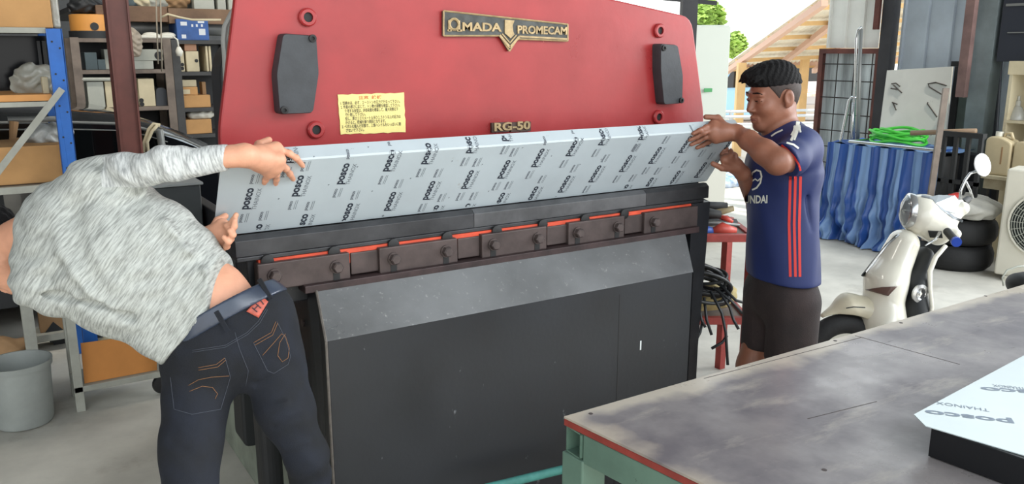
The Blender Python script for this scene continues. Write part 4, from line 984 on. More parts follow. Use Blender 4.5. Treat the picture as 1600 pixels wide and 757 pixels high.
# ------------------------------------------------------------------ background: helpers for boxes seen square-on
def yb(x0, y0, x1, y1, Y):      # front face in a plane Y = const; returns X range and Z range
    xm, ym = (x0 + x1) / 2, (y0 + y1) / 2
    return PY(x0, ym, Y).x, PY(x1, ym, Y).x, PY(xm, y1, Y).z, PY(xm, y0, Y).z
def ybox(mb, x0, y0, x1, y1, Y, d, rest=None):
    a, b, z0, z1 = yb(x0, y0, x1, y1, Y)
    if rest is not None: z0 = rest
    return mb.mm((a, Y, z0), (b, Y + d, z1))
def xb(x0, y0, x1, y1, X):
    xm, ym = (x0 + x1) / 2, (y0 + y1) / 2
    return PX(x1, ym, X).y, PX(x0, ym, X).y, PX(xm, y1, X).z, PX(xm, y0, X).z
def xbox(mb, x0, y0, x1, y1, X, d, rest=None):
    a, b, z0, z1 = xb(x0, y0, x1, y1, X)
    if rest is not None: z0 = rest
    return mb.mm((X, a, z0), (X + d, b, z1))
m_card = mat('cardboard', (186, 142, 92), .85, var=.10, scale=5)
m_card2 = mat('dark_cardboard', (150, 118, 84), .85, var=.14, scale=5)
m_cream = mat('cream_card', (196, 184, 154), .8, var=.08, scale=8)
m_greyw = mat('grey_white_panel', (168, 170, 160), .7, var=.08, scale=8)
m_teal = mat('dull_teal_box', (70, 82, 86), .8, var=.15, scale=6)
m_dark = mat('dark_plastic', (34, 36, 38), .6)
m_shelf = mat('brown_grey_steel_shelf', (112, 100, 90), .6, .1, var=.2, scale=9)
m_shelfd = mat('dark_steel_shelf', (58, 58, 58), .6, .1, var=.2, scale=9)
m_blue = mat('blue_rack_paint', (36, 98, 178), .5, var=.12, scale=8)
m_rackg = mat('grey_rack_beam', (160, 160, 150), .6, var=.12, scale=9)
m_film2 = mat('clear_plastic_bag', (190, 190, 180), .25, trans=.5, bump=.6, bscale=30, var=.12, scale=10)
m_rust = mat('rusty_brown_steel', (92, 50, 42), .6, .1, var=.28, scale=6)
m_white = mat('white_enamel', (214, 212, 200), .4)
m_chrome = mat('bright_steel', (190, 192, 194), .22, .9)
m_steelg = mat('grey_tube', (130, 132, 130), .45, .4)

# --- near storage rack with the blue post
YR = 4.6
rk = thing('storage_rack', tuple(PY(60, 300, YR).xy) + (0,), 'storage rack with tall blue upright and grey beams at the left edge', 'rack')
bp = PY(92, 120, YR)
pz = PY(90, 45, YR).z
mb = MB(); mb.mm((bp.x - .032, YR - .03, 0), (bp.x + .032, YR - .022, pz)); mb.mm((bp.x + .024, YR - .03, 0), (bp.x + .032, YR + .04, pz)); mb.mm((bp.x - .032, YR - .03, 0), (bp.x - .026, YR + .04, pz)); mb.build('upright', m_blue, rk, bevel=.002)
MB().mm((bp.x - .032, YR + .55, 0), (bp.x + .032, YR + .6, pz)).build('upright', m_blue, rk, bevel=.002)
ho = MB()
for i in range(14):
    for sx_ in (-.014, .016): ho.lathe([(.005, 0), (.005, .0012), (.001, .0012)], (bp.x + sx_, YR - .030, pz - .06 - i * .15 - (.03 if sx_ > 0 else 0)), (0, -1, 0), 8)
ho.build('bolt_holes', m_dark, rk)
xl = bp.x - 1.9
for y0, y1 in ((43, 52), (159, 167), (290, 301)):
    a, b, z0, z1 = yb(0, y0, 90, y1, YR)
    MB().mm((xl, YR - .02, z0), (bp.x - .033, YR + .02, z1)).build('beam', m_rackg, rk, bevel=.002)
    MB().mm((xl, YR + .02, z1 - .02), (bp.x - .033, YR + .55, z1)).build('shelf_board', m_shelfd, rk)
a, b, z0, z1 = yb(0, 148, 85, 158, YR)
MB().mm((xl, YR - .015, z0), (bp.x - .04, YR + .5, z1)).build('orange_board', mat('orange_wood', (206, 146, 84), .7, var=.1, scale=5), rk)
q0, q1 = PY(97, 139, YR - .07), PY(-8, 275, YR - .07)
MB().box((q0 + q1) / 2, ((q1 - q0).length, .006, .03), ((q1 - q0).normalized(), Vector((0, 1, 0)), (q1 - q0).normalized().cross(Vector((0, 1, 0))))).build('diagonal_brace', m_rackg, rk)
MB().mm((xl, YR, 0), (xl + .06, YR + .05, pz)).build('upright', m_blue, rk)
def thingbox(name, mt, px, Y, d, label, cat, group=None, bev=.004, rest=None):
    return ybox(MB(), *px, Y, d, rest).build(name, mt, bevel=bev, label=label, cat=cat, group=group)
zb1 = yb(0, 43, 90, 52, YR)[3]; zb2 = z1 = yb(0, 148, 85, 158, YR)[3]; zb3 = yb(0, 290, 90, 301, YR)[3]
thingbox('cardboard_box', m_card, (-60, -60, 77, 42), YR + .02, .45, 'large brown cardboard box on the top beam of the blue-post rack', 'box', rest=zb1)
mb = MB(); ybox(mb, 79, -20, 92, 42, YR + .03, .35, zb1); mb.build('wrapped_bundle', m_film2, bevel=.01, label='upright plastic-wrapped bundle right of the large top cardboard box', cat='package')
thingbox('cardboard_box', m_card, (-30, 229, 100, 289), YR + .06, .42, 'wide tan cardboard box on the lowest beam beside the blue upright', 'box', rest=zb3)
bxp = yb(-30, 229, 103, 289, YR)
mb = MB(); a, b, z0, z1 = yb(20, 214, 98, 229, YR + .40); mb.mm((a, YR + .40, z0 - .01), (b, YR + .41, z1)); mb.build('cardboard_flap', m_card2, label='raised brown flap standing at the back of the wide tan box', cat='flap')
def lump(name, mt, c, r, sc, seed, label, cat, parent=None, flat=None, h=.008, **kw):
    c = Vector(c); rnd = random.Random(seed); R3 = lambda: Vector([rnd.uniform(-.45, .45) * r * s_ for s_ in sc])
    pr = [ell(c, [r * s_ for s_ in sc], None, .03)] + [ell(c + R3() * 1.2, [r * s_ * rnd.uniform(.35, .7) for s_ in sc], None, .03) for _ in range(6)]
    ph = [rnd.uniform(0, 6) for _ in range(4)]
    fl = Field(pr, cuts=[(c + Vector((0, 0, -r * sc[2] * .8)), (0, 0, -1), .01)], noise=lambda P: .12 * r * min(sc) * (np.sin(P[:, 0] * 9 / r + ph[0] + 2 * np.sin(P[:, 2] * 6 / r)) * .5 + .5 * np.sin(P[:, 2] * 13 / r + ph[1] + 3 * np.sin(P[:, 0] * 4 / r))))
    lo = V3(c) - r * np.array(sc) * 1.9; hi = V3(c) + r * np.array(sc) * 1.9
    return sculpt(name, fl, lo, hi, h, mt, parent, label=label, cat=cat, **kw)
q = PY(58, 130, YR + .2); lump('plastic_bag', m_film2, (q.x, q.y, zb2 + .055), .11, (1.05, .6, .75), 3, 'clear plastic bag bundle on the orange board of the rack', 'bag')
mb = MB(); ybox(mb, 66, 120, 76, 148, YR + .06, .06, zb2); mb.build('cream_block', m_cream, bevel=.004, label='upright cream block in front of the clear bag bundle', cat='block')
q = PY(75, 205, YR + .25); lump('plastic_bag', mat('grey_plastic_bag', (150, 152, 150), .3, bump=.6, bscale=30, var=.3, scale=10), (q.x, q.y, q.z - .02), .10, (1.1, .7, .6), 8, 'crumpled grey plastic bag sticking out of the wide tan box', 'bag')
mb = MB(); q0, q1 = PY(12, 187, YR + .5), PY(100, 186, YR + .5); mb.tube([q0, q1], .016, 10); o = mb.build('roller_tube', m_steelg, smooth=True, label='grey metal tube lying across the black car roof behind the rack', cat='tube')
mb = MB(); mb.tube([PY(22, 190, YR + .45), PY(20, 215, YR + .44), PY(18, 235, YR + .44)], [.022, .016, .02], 8); mb.build('wooden_stick', m_card2, smooth=True, label='brown wooden stick standing in the wide tan box', cat='stick')
mb = MB(); ybox(mb, -20, 56, 83, 146, YR + .52, .02, zb2); pn = mb.build('dark_glass_screen', mat('black_glass', (10, 11, 14), .12, spec=.25), label='large dark reflective glass screen behind the clear bag bundle', cat='screen')
mb = MB(); ybox(mb, 62, 64, 67, 146, YR + .51, .012, zb2); ybox(mb, 70, 64, 76, 146, YR + .51, .012, zb2); mb.build('screen_frame', m_dark, pn)

# --- black car
YC = 5.55
prof_px = [(-420, 215), (-300, 190), (-150, 178), (0, 175), (110, 177), (184, 181), (211, 186), (241, 193), (271, 202), (300, 213), (330, 227), (352, 250), (385, 262), (400, 300), (404, 352), (396, 372)]
pr_ = [PY(x, y, YC) for x, y in prof_px]; zlo = .22
P2 = [(p.x, p.z) for p in pr_] + [(pr_[-1].x - .05, zlo), (pr_[0].x, zlo)]
car = thing('parked_car', (pr_[5].x, YC + .8, 0), 'black car parked between the blue-post rack and the back shelves', 'car')
m_car = mat('black_car_paint', (14, 16, 20), .12, coat=.6, spec=.6)
m_glass = mat('dark_car_glass', (8, 10, 12), .04, spec=.7)
mb = MB()
ins = [(.0, .12), (.12, .0), (1.36, .0), (1.48, .12)]
cxm, czm = sum(p[0] for p in P2) / len(P2), sum(p[1] for p in P2) / len(P2)
rows_ = []
for dy_, s_ in ins: rows_.append([(x, YC + dy_, z - (s_ * .5 if z > .9 else 0)) for x, z in P2])
n = len(P2); vs_ = [p for r_ in rows_ for p in r_]
fs_ = [tuple(range(n))[::-1], tuple(range(3 * n, 4 * n))] + [(k * n + i, k * n + (i + 1) % n, (k + 1) * n + (i + 1) % n, (k + 1) * n + i) for k in range(3) for i in range(n)]
mb.add(vs_, fs_).build('car_body', m_car, car, smooth=True)
def cp(x, y, o=.012): return PY(x, y, YC - o)
wn = MB(); wn.prism([cp(x, y, .004) for x, y in ((-120, 206), (110, 204), (180, 206), (230, 214), (262, 224), (300, 246), (-120, 262))], (0, .01, 0)); wn.build('side_window', m_glass, car)
mb = MB(); mb.tube([cp(x, y) for x, y in ((-60, 192), (110, 191), (184, 193), (213, 198), (245, 206), (285, 217), (318, 232))], .008, 6); mb.build('roof_line_highlight', m_steelg, car, smooth=True)  # grey tube drawn for the trim and highlight along the roof line
mb = MB(); mb.tube([cp(x, y) for x, y in ((-60, 203), (110, 202), (184, 204), (226, 211), (262, 222))], .004, 6); mb.build('window_trim', m_steelg, car, smooth=True)
for xw in (pr_[-1].x - .55, pr_[0].x + .7):
    for yw in (YC - .02, YC + 1.28):
        mb = MB(); mb.lathe([(.16, 0), (.30, .01), (.32, .05), (.32, .15), (.30, .19), (.16, .2)], (xw, yw, .32), (0, 1, 0), 32); mb.build('wheel', m_rubber, car, smooth=True)
mb = MB(); mb.tube([PY(x, y, YC - .03) for x, y in ((224, 238), (226, 222), (233, 202), (240, 194), (250, 196))], .012, 6); mb.tube([PY(x, y, YC - .05) for x, y in ((232, 240), (230, 222), (238, 205), (246, 196))], .010, 6)
mb.build('rope', m_cream, smooth='all', label='frayed beige rope hanging over the black car roof', cat='rope')
mb = MB(); mb.tube([PY(249, 203, YC - .06), PY(254, 235, YC - .06)], .022, 10); mb.build('metal_rod', m_steelg, smooth=True, label='short grey metal rod standing against the black car', cat='rod')

# --- brown steel column
qa = PY(182, 0, 4.9)
mb = MB(); z1 = 4.6
for dy_ in (0, .10): mb.mm((qa.x - .055, 4.9 + dy_, 0), (qa.x + .055, 4.908 + dy_, z1))
mb.mm((qa.x - .004, 4.905, 0), (qa.x + .004, 5.0, z1)); mb.mm((qa.x + .045, 4.888, 0), (qa.x + .055, 4.9, z1)); mb.mm((qa.x - .055, 4.888, 0), (qa.x - .045, 4.9, z1))
mb.build('steel_column', mat('brown_column_paint', (100, 56, 48), .5, var=.25, scale=4), label='red-brown steel column rising between the racks', cat='column')

# --- steel shelving at the back wall
YS2 = 7.2
def shelf_unit(x0, x1, boards, label, frame_m, top_y):
    a = PY(x0, 100, YS2).x; b = PY(x1, 100, YS2).x
    t = thing('steel_shelf', ((a + b) / 2, YS2 + .2, 0), label, 'shelf')
    zt_ = PY((x0 + x1) / 2, top_y, YS2).z
    for xx in (a, b):
        for yy in (YS2, YS2 + .42): MB().mm((xx - .03, yy - .012, 0), (xx + .03, yy + .012, zt_)).build('upright', frame_m, t)
    zs = []
    for y in boards:
        z = PY((x0 + x1) / 2, y, YS2).z; zs.append(z); MB().mm((a + .03, YS2 - .01, z - .03), (b - .03, YS2 + .43, z)).build('shelf_board', frame_m, t)
    MB().mm((a, YS2 + .44, 0), (b, YS2 + .45, zt_)).build('back_panel', m_dark, t)
    return t, zs
_, zl = shelf_unit(120, 263, [60, 109, 168, 228], 'brown-grey steel shelf unit with pale binders, behind the brown column', m_shelf, 59)
_, zr_ = shelf_unit(276, 372, [63, 112, 168, 209], 'dark steel shelf unit with cartons beside the red machine', m_shelfd, 62)
def item(name, mt, px, rest, d, label, cat, group=None, dy=.02, bev=.004):
    mb = MB(); a, b, z0, z1 = yb(*px, YS2 + dy); mb.mm((a, YS2 + dy, rest + .001), (b, YS2 + dy + d, z1)); return mb.build(name, mt, bevel=bev, label=label, cat=cat, group=group)
def dot(px, r, par, Y=YS2 + .018):
    q = PY(*px, Y); MB().lathe([(r, 0), (r, .003), (.001, .003)], (q.x, q.y + .002, q.z), (0, -1, 0), 14).build('finger_hole', m_rubber, par)
item('storage_box', m_teal, (133, 82, 152, 109), zl[1], .3, 'tall dull teal box at the left of the upper pale shelf', 'box')
item('storage_box', m_teal, (153, 93, 165, 109), zl[1], .3, 'short dull teal box touching the brown column edge', 'box')
o = item('paper_stack', m_greyw, (205, 95, 240, 109), zl[1], .3, 'grey-white flat box under the long pale box, upper shelf', 'box')
zt_ = yb(205, 95, 240, 109, YS2 + .02)[3]
o = item('magazine_file', m_greyw, (203, 77, 255, 94), zt_, .28, 'long pale box with round black hole lying on its side', 'box'); dot((248, 87), .032, o)
item('storage_box', m_greyw, (163, 77, 178, 94), zl[1], .2, 'pale box peeking out left of the brown column', 'box', dy=.1)
for px, lb in (((137, 128, 163, 168), 'pale magazine file at the left end of the middle shelf'), ((165, 127, 186, 168), 'cream magazine file partly behind the brown column'), ((217, 123, 242, 168), 'cream magazine file with two black dots, beside the dark bin')):
    o = item('magazine_file', m_cream if 'cream' in lb else m_greyw, px, zl[2], .28, lb, 'file box', 'magazine files on the back shelves')
    if 'two' in lb: dot((221, 157), .017, o); dot((222, 163), .017, o)
mb = MB(); a, b, z0, z1 = yb(243, 137, 263, 167, YS2 + .03)
mb.prism([(x, YS2 + .03, z) for x, z in rpoly([(a, zl[2] + .001), (b, zl[2] + .001), (b - .015, z1), (a + .01, z1)], [.01, .01, .05, .05])], (0, .25, 0)); mb.build('waste_bin', mat('charcoal_bin', (46, 50, 56), .6), label='charcoal rounded bin on the middle back shelf', cat='bin')
mb = MB(); mb.tube([PY(128, 124, YS2 + .0), PY(180, 124, YS2 + .0)], .014, 8); mb.build('metal_rule', m_greyw, smooth=True, label='thin pale rod lying over the left magazine files', cat='rod')
q = PY(208, 158, YS2 + .1); lump('plastic_bag', m_greyw, (q.x, q.y, zl[2] + .045), .055, (1, .8, 1), 5, 'small white bag right of the brown column, middle shelf', 'bag')
for px, lb, dots in (((270, 80, 288, 112), 'cream binder with three black dots beside the shelf upright', ((280, 97), (285, 101), (285, 107))), ((291, 80, 311, 112), 'cream binder with one black dot under the pink-brown carton', ((307, 95),))):
    o = item('box_file', m_cream, px, zr_[1], .28, lb, 'binder', 'cream binders on the dark shelf', dy=.03)
    for d_ in dots: dot(d_, .014, o, YS2 + .026)
zt_ = yb(291, 80, 311, 112, YS2 + .03)[3]
item('small_carton', mat('pinkish_card', (184, 140, 112), .8), (288, 67, 307, 80), zt_, .2, 'pink-brown carton lying on top of the cream binder', 'box', dy=.05)
for i, x in enumerate((322, 327)): item('folder', m_cream, (x, 72, x + 3.5, 111), zr_[1], .25, ('thin cream folder standing left of its twin by the machine', 'thin cream folder nearest the red machine')[i], 'folder', 'cream folders')
o = item('cardboard_box', m_card, (277, 149, 329, 168), zr_[2], .35, 'long low tan carton on the second dark shelf', 'box')
zt_ = yb(277, 149, 329, 168, YS2 + .02)[3]
o = item('cardboard_box', m_card, (276, 136, 309, 149), zt_, .3, 'tan carton with white label stacked on the long low carton', 'box', dy=.04)
ybox(MB(), 284, 140, 297, 147, YS2 + .036, .004).build('paper_label', m_cream, o)
zt2 = yb(276, 136, 309, 149, YS2 + .04)[3]
item('small_carton', m_cream, (285, 125, 307, 136), zt2, .2, 'small cream carton on top of the labelled tan carton', 'box', dy=.06)
item('small_carton', m_cream, (275, 124, 283, 136), zt2, .2, 'tiny cream carton beside the shelf upright, top of stack', 'box', dy=.06)
item('wooden_block', m_card2, (316, 128, 322, 149), zt_, .1, 'dark brown upright block beside the stacked cartons', 'block', dy=.1)
o = item('cardboard_box', m_card, (283, 187, 331, 209), zr_[3], .35, 'tan carton on the lowest dark shelf under the white bag', 'box')
zt_ = yb(283, 187, 331, 209, YS2 + .02)[3]
q = PY(314, 182, YS2 + .15); lump('folded_bag', m_white, (q.x, q.y, zt_ + .03), .10, (1.1, .8, .42), 9, 'folded white bag lying on the lowest tan carton', 'bag')
# things on top of the shelves
q = PY(144, 40, YS2 + .2)
zt0 = zl[0]
mb = MB(); q2 = PY(144, 52, YS2 + .22); rr_ = .155; zt_ = PY(144, 23, YS2 + .2).z
mb.lathe([(.01, .0), (rr_, 0), (rr_, zt_ - zt0 - .06), (rr_ - .02, zt_ - zt0 - .055), (.02, zt_ - zt0 - .055)], (q.x, YS2 + .22, zt0 + .056), (0, 0, 1), 36, cap=False)
dr_ = thing('oil_drum', (q.x, YS2 + .22, zt0), 'orange round drum with dark base on top of the back shelf', 'drum')
mb.build('drum_shell', mat('orange_drum', (212, 146, 70), .5, var=.08, scale=5), dr_, smooth=True)
MB().lathe([(.01, 0), (rr_ + .012, 0), (rr_ + .012, .055), (.01, .055)], (q.x, YS2 + .22, zt0 + .001), (0, 0, 1), 36, cap=False).build('dark_base', m_dark, dr_, smooth=True)
mb = MB(); mb.lathe([(.03, 0), (.03, .004), (.001, .004)], (q.x, YS2 + .22 - rr_ - .001, PY(144, 41, YS2).z), (0, -1, 0), 20); mb.build('drum_label', m_dark, dr_)
mb = MB(); q = PY(146, 6, YS2 + .2); pts_ = []
random.seed(4)
lump('machine_part', m_dark, (q.x - .05, YS2 + .22, zt_ + .07), .11, (1.1, .9, .7), 12, 'dark machine part lying on the orange drum', 'machine part')
tg = thing('fluorescent_fitting', tuple(PY(235, 62, YS2 + .1)), 'white lamp fitting with rounded ends lying on the back shelf', 'lamp')
a, b, z0, z1 = yb(200, 55, 272, 62, YS2 + .05)
MB().mm((a, YS2 + .03, zl[0] + .001), (b, YS2 + .14, z1)).build('fitting_body', m_white, tg, bevel=.01)
for x in (236, 262):
    q = PY(x, 55, YS2 + .08); MB().ball((q.x, YS2 + .085, z1), .05, (1.3, .8, .5)).build('lamp_holder', m_white, tg, smooth='all')
o = item('blue_carton', mat('printed_blue_card', (50, 88, 150), .6, var=.2, scale=10), (276, 30, 326, 63), zr_[0], .3, 'blue printed carton standing on top of the dark shelf', 'box', dy=.05)
for (x0, y0, x1, y1) in ((309, 33, 319, 36), (299, 38, 302, 42), (306, 38, 309, 42), (314, 38, 317, 42), (311, 45, 321, 55), (284, 54, 291, 60), (282, 34, 292, 40)): ybox(MB(), x0, y0, x1, y1, YS2 + .0485, .001).build('printed_panel', mat('white_print', (206, 210, 214), .5), o)
q = PY(208, 70, YS2 - .08); lump('plastic_bag', mat('dull_film', (150, 138, 122), .4, bump=.5, bscale=30), (q.x, YS2 - .09, q.z), .085, (.7, .5, 1.35), 21, 'crumpled brownish plastic film hanging over the shelf edge', 'bag')
# loft beam above with stored things
YL = 7.3
z0b = PY(280, 35, YL).z; z1b = PY(280, 11, YL).z
MB().mm((PY(150, 20, YL).x, YL, z0b), (PY(262, 20, YL).x, YL + .12, z1b)).build('loft_beam', mat('weathered_brown_beam', (108, 84, 66), .8, var=.25, scale=5), label='weathered brown loft beam over the pale shelf unit', cat='beam', bevel=.005)
MB().mm((PY(262.5, 20, YL).x, YL - .01, z0b - .01), (PY(392, 20, YL).x, YL + .12, z1b - .01)).build('loft_beam', mat('weathered_brown_beam2', (116, 92, 72), .8, var=.25, scale=5), label='weathered brown loft beam above the blue carton', cat='beam', bevel=.005)
MB().mm((PY(110, 20, YL).x, YL + .1, z1b - .05), (PY(392, 20, YL).x, YL + 2.5, z1b - .012)).build('loft_floor', m_shelfd, label='dark loft platform over the back shelves', cat='platform')
MB().cyl((PY(195, 45, YL).x, YL + .3, PY(280, 44, YL + .3).z), (PY(392, 45, YL).x, YL + .3, PY(280, 44, YL + .3).z), .06).build('grey_duct', m_steelg, smooth=True, label='horizontal grey duct below the loft beams', cat='duct')
for i, (x, r, sc, mt, lb) in enumerate(((205, .10, (1.2, .8, .6), m_teal, 'blue-grey bag on the loft next to the column'), (222, .11, (1, .8, .9), m_cream, 'round cream sack on the loft'), (245, .1, (1.1, .8, .7), m_rackg, 'grey bundle in the middle of the loft'), (272, .11, (1.1, .8, .8), m_card2, 'pinkish-brown bag on the loft left of the pale cartons'))):
    q = PY(x, 5, YL + .25); lump('sack', mt, (q.x, q.y, z1b + r * sc[2] * .75), r, sc, 30 + i, lb, 'bag', h=.012)
for i, (x0, x1) in enumerate(((302, 334), (339, 352), (356, 385))):
    a, b, z0, z1 = yb(x0, -22, x1, 10, YL + .15); MB().mm((a, YL + .15, z1b - .01), (b, YL + .5, z1)).build('storage_carton', m_greyw, bevel=.005, label=('pale grey carton at the left on the loft above the blue box', 'narrow grey carton between two others on the loft', 'pale carton on the loft closest to the machine')[i], cat='box', group='pale cartons on the loft')
m_string = mat('grey_string', (150, 140, 124), .8)
for i, (x, dx, yy) in enumerate(((243, 4, 100), (250, 3, 112))):
    MB().tube([PY(x, -60, 6.9), PY(x + dx * .4, 30, 6.9), PY(x + dx, yy, 6.9)], .006, 5).build('hanging_cord', m_string, smooth='all', label=('left thin cord hanging in front of the pale shelf', 'right thin cord hanging in front of the pale shelf')[i], cat='cord', group='hanging cords')
mb = MB(); mb.tube([PY(x, y, 6.95) for x, y in ((252, 27), (262, 22), (280, 27), (300, 31), (345, 31))], .009, 6); mb.build('cable', m_cream, smooth='all', label='thin beige cable running over the blue carton', cat='cable')
mb = MB(); mb.tube([PY(x, y, 7.0) for x, y in ((270, 57), (277, 62), (279, 74))], .007, 6); mb.tube([PY(279, 73, 7.0), PY(280, 80, 7.0), PY(280, 88, 7.0)], [.012, .028, .02], 10); mb.build('lamp_plug', m_white, smooth='all', label='white plug dangling on a short wire by the binders', cat='plug')
# black housing at the machine's left edge
def hp3(x, y): p = PY(x, y, 3.12); return (p.x, p.z)
mb = MB(); mb.prism([(x, 3.05, z) for x, z in rpoly([(hp3(338, 230)[0], .2), (hp3(376, 230)[0], .2), hp3(376, 66), hp3(352, 70), hp3(342, 84), hp3(336, 110)], .03)], (0, .14, 0)); mb.build('motor_housing', m_dark, brake, bevel=.01)
gb_ = thing('grey_metal_box', tuple(PY(262, 340, 3.6).xy) + (0,), 'dark metal box with grey top, between the bent man and the press', 'box')
a, b, z0, z1 = yb(206, 293, 318, 400, 3.6)
MB().mm((a, 3.6, .85), (b, 4.0, z1)).build('box_body', mat('dark_box_metal', (56, 60, 62), .5, var=.15, scale=5), gb_, bevel=.006)
MB().mm((a - .01, 3.59, z1 + .001), (b + .01, 4.01, z1 + .012)).build('lid', mat('grey_lid', (140, 144, 144), .5), gb_, bevel=.003)
for xx in (a + .18, b - .04):
    for yy in (3.61, 3.96): MB().mm((xx, yy, 0), (xx + .03, yy + .03, .85)).build('leg', m_dark, gb_)
# lower left: cart, bucket, boxes
ct = thing('steel_cart', tuple(PZ(180, 625, 0)), 'grey steel cart carrying an orange-brown board, left of the jeans', 'cart')
c0 = PZ(127, 642, 0); YCt = c0.y
xr_ = PY(268, 590, YCt).x; zsh = PY(125, 603, YCt).z
for (x, y) in ((c0.x, YCt), (c0.x, YCt + .22)): MB().mm((x - .02, y - .02, .0 if 0 else .0), (x + .02, y + .02, PY(118, 485, YCt).z)).build('post', m_rackg, ct, bevel=.003)
MB().mm((c0.x - .02, YCt - .02, zsh - .03), (xr_, YCt + .24, zsh)).build('shelf_board', m_rackg, ct, bevel=.003)
MB().mm((xr_ - .04, YCt - .02, .06), (xr_, YCt + .02, PY(250, 470, YCt).z)).build('post', m_dark, ct, bevel=.003)
MB().lathe([(.02, 0), (.05, .004), (.055, .02), (.05, .036), (.02, .04)], (xr_ - .04, YCt - .02, .056), (0, 1, 0), 24).build('castor_wheel', m_rubber, ct, smooth=True)
zr2 = PY(200, 480, YCt).z; MB().mm((c0.x + .02, YCt + .14, zr2 - .02), (xr_, YCt + .24, zr2)).build('upper_shelf', m_shelfd, ct)
mb = MB(); q = [PY(x, y, YCt + .01) for x, y in ((127, 540), (245, 524), (246, 584), (132, 600))]; q = [Vector((p.x, YCt + .01 + (.03 if i in (0, 1) else 0), max(p.z, zsh + .002) if i < 2 else zsh + .002)) for i, p in enumerate(q)]
mb.prism(q, (0, .006, 0)); mb.build('orange_board', mat('orange_cardboard', (196, 130, 66), .8, var=.08, scale=5), label='orange-brown board leaning on the cart shelf', cat='board')
q = PY(190, 530, YCt + .15); lump('cable_bundle', m_dark, (q.x + .06, YCt + .14, zsh + .13), .10, (1.1, .6, .75), 41, 'dark bundle behind the orange-brown board on the cart', 'bundle')
q = PY(190, 527, YCt + .12); lump('cloth_scrap', m_cream, (q.x - .03, YCt + .12, zsh + .12), .085, (1, .6, .9), 42, 'yellowish cloth scrap peeking over the orange-brown board', 'cloth')
bq = PZ(42, 672, 0)
mb = MB(); R_ = .135; Hh = PY(42, 572, bq.y).z
prof_ = [(.001, .004), (R_ * .86, .004), (R_ * .90, .02), (R_ * .99, Hh - .03), (R_ * 1.05, Hh - .028), (R_ * 1.07, Hh), (R_ * 1.02, Hh), (R_ * .97, Hh - .012), (R_ * .84, .02), (.001, .02)]
mb.lathe(prof_, (bq.x, bq.y + .1, 0), (0, 0, 1), 48, cap=False); mb.build('plastic_bucket', mat('grey_white_plastic', (158, 162, 158), .5, var=.12, scale=5), smooth=True, label='large pale grey plastic bucket on the floor at lower left', cat='bucket')
pr0 = PZ(52, 562, 0); MB().mm((pr0.x - .03, pr0.y - .03, 0), (pr0.x + .03, pr0.y + .03, PY(50, 470, pr0.y).z)).build('steel_post', m_rackg, bevel=.003, label='pale square steel post standing behind the bucket', cat='post')
o = thingbox('carton', m_card2, (62, 470, 120, 556), pr0.y + .15, .10, 'dim cardboard carton with a dark up arrow, behind the cart', 'box', rest=0.10)
a, b, z0, z1 = yb(76, 503, 94, 535, pr0.y + .148); xm_ = (a + b) / 2
mb = MB(); mb.prism([(x, pr0.y + .147, z) for x, z in ((xm_ - .03, z0), (xm_ + .03, z0), (xm_ + .03, z1 - .06), (b + .02, z1 - .06), (xm_, z1), (a - .02, z1 - .06), (xm_ - .03, z1 - .06))], (0, .002, 0)); mb.build('up_arrow', m_dark, o)
MB().mm((PY(56, 556, pr0.y + .1).x, pr0.y + .1, .06), (PY(200, 556, pr0.y + .1).x, pr0.y + .27, .10)).build('low_platform', m_rackg, label='low pale platform under the arrow carton', cat='platform')
MB().mm((PY(56, 556, pr0.y + .1).x + .1, pr0.y + .2, .0), (PY(200, 556, pr0.y + .1).x - .1, pr0.y + .26, .06)).build('platform_base', m_dark, label='dark base beneath the low pale platform', cat='base')
q = PZ(15, 572, .0); lump('scrap_heap', m_card2, (q.x - .1, q.y + .12, .05), .14, (1.5, .7, .5), 51, 'small heap of beige scrap behind the bucket', 'scrap', h=.012)
MB().mm((PY(-60, 470, 5.35).x, 5.45, .25), (PY(60, 470, 5.35).x - .1, 5.5, 1.0)).build('dark_board', m_dark, label='dark panel low behind the bucket and rack', cat='panel')
m_stain = mat('oil_stain', (96, 90, 80), .8)
mb = MB(); q = PZ(222, 690, 0)
mb.ring((q.x + .05, q.y, .0012), (0, 0, 1), .17, .0012, 40, 4, 1.0); 
thr_ = [PZ(x, y, .001) for x, y in ((181, 694), (190, 706), (215, 713), (252, 712))]
del mb

# ------------------------------------------------------------------ right background
XW = 7.6
m_corr = mat('blue_grey_corrugated', (186, 196, 206), .55, .2, var=.12, scale=2)
def corr(name, px0, px1, z0, z1, X, mt, step=.26, kind='structure', **kw):
    ya, yb_ = PX(px1, 80, X).y, PX(px0, 80, X).y; pts = []
    y = ya
    while y < yb_:
        for dy_, dx_ in ((0, 0), (step * .84, 0), (step * .88, -.022), (step * .96, -.022)):
            if y + dy_ <= yb_: pts.append((X + dx_, y + dy_))
        y += step
    mb = MB(); n = len(pts); vs_ = [(x, y, z) for z in (z0, z1) for x, y in pts]
    mb.add(vs_, [(i, i + 1, n + i + 1, n + i) for i in range(n - 1)])
    return mb.build(name, mt, thick=.004, kind=kind, **kw)
corr('wall_right', 1391, 1760, 0, 2.7, XW, m_corr, .24)
corr('wall_far_right', 1276, 1372, PX(1320, 75, XW).z, 2.7, XW, mat('pale_corrugated', (222, 222, 216), .5, var=.08, scale=2), .2)
gt = thing('mesh_gate', (XW - .05, PX(1330, 100, XW).y, 0), 'rust-framed wire mesh gate in front of grey sheeting', 'gate')
ga, gb = PX(1373, 140, XW - .06).y, PX(1278, 140, XW - .06).y; gz1 = PX(1330, 76, XW - .06).z; gz0 = .4
mb = MB()
for (y0, y1, z0, z1) in ((ga, gb, gz1 - .05, gz1), (ga, gb, gz0, gz0 + .05)): mb.mm((XW - .09, y0, z0), (XW - .04, y1, z1))
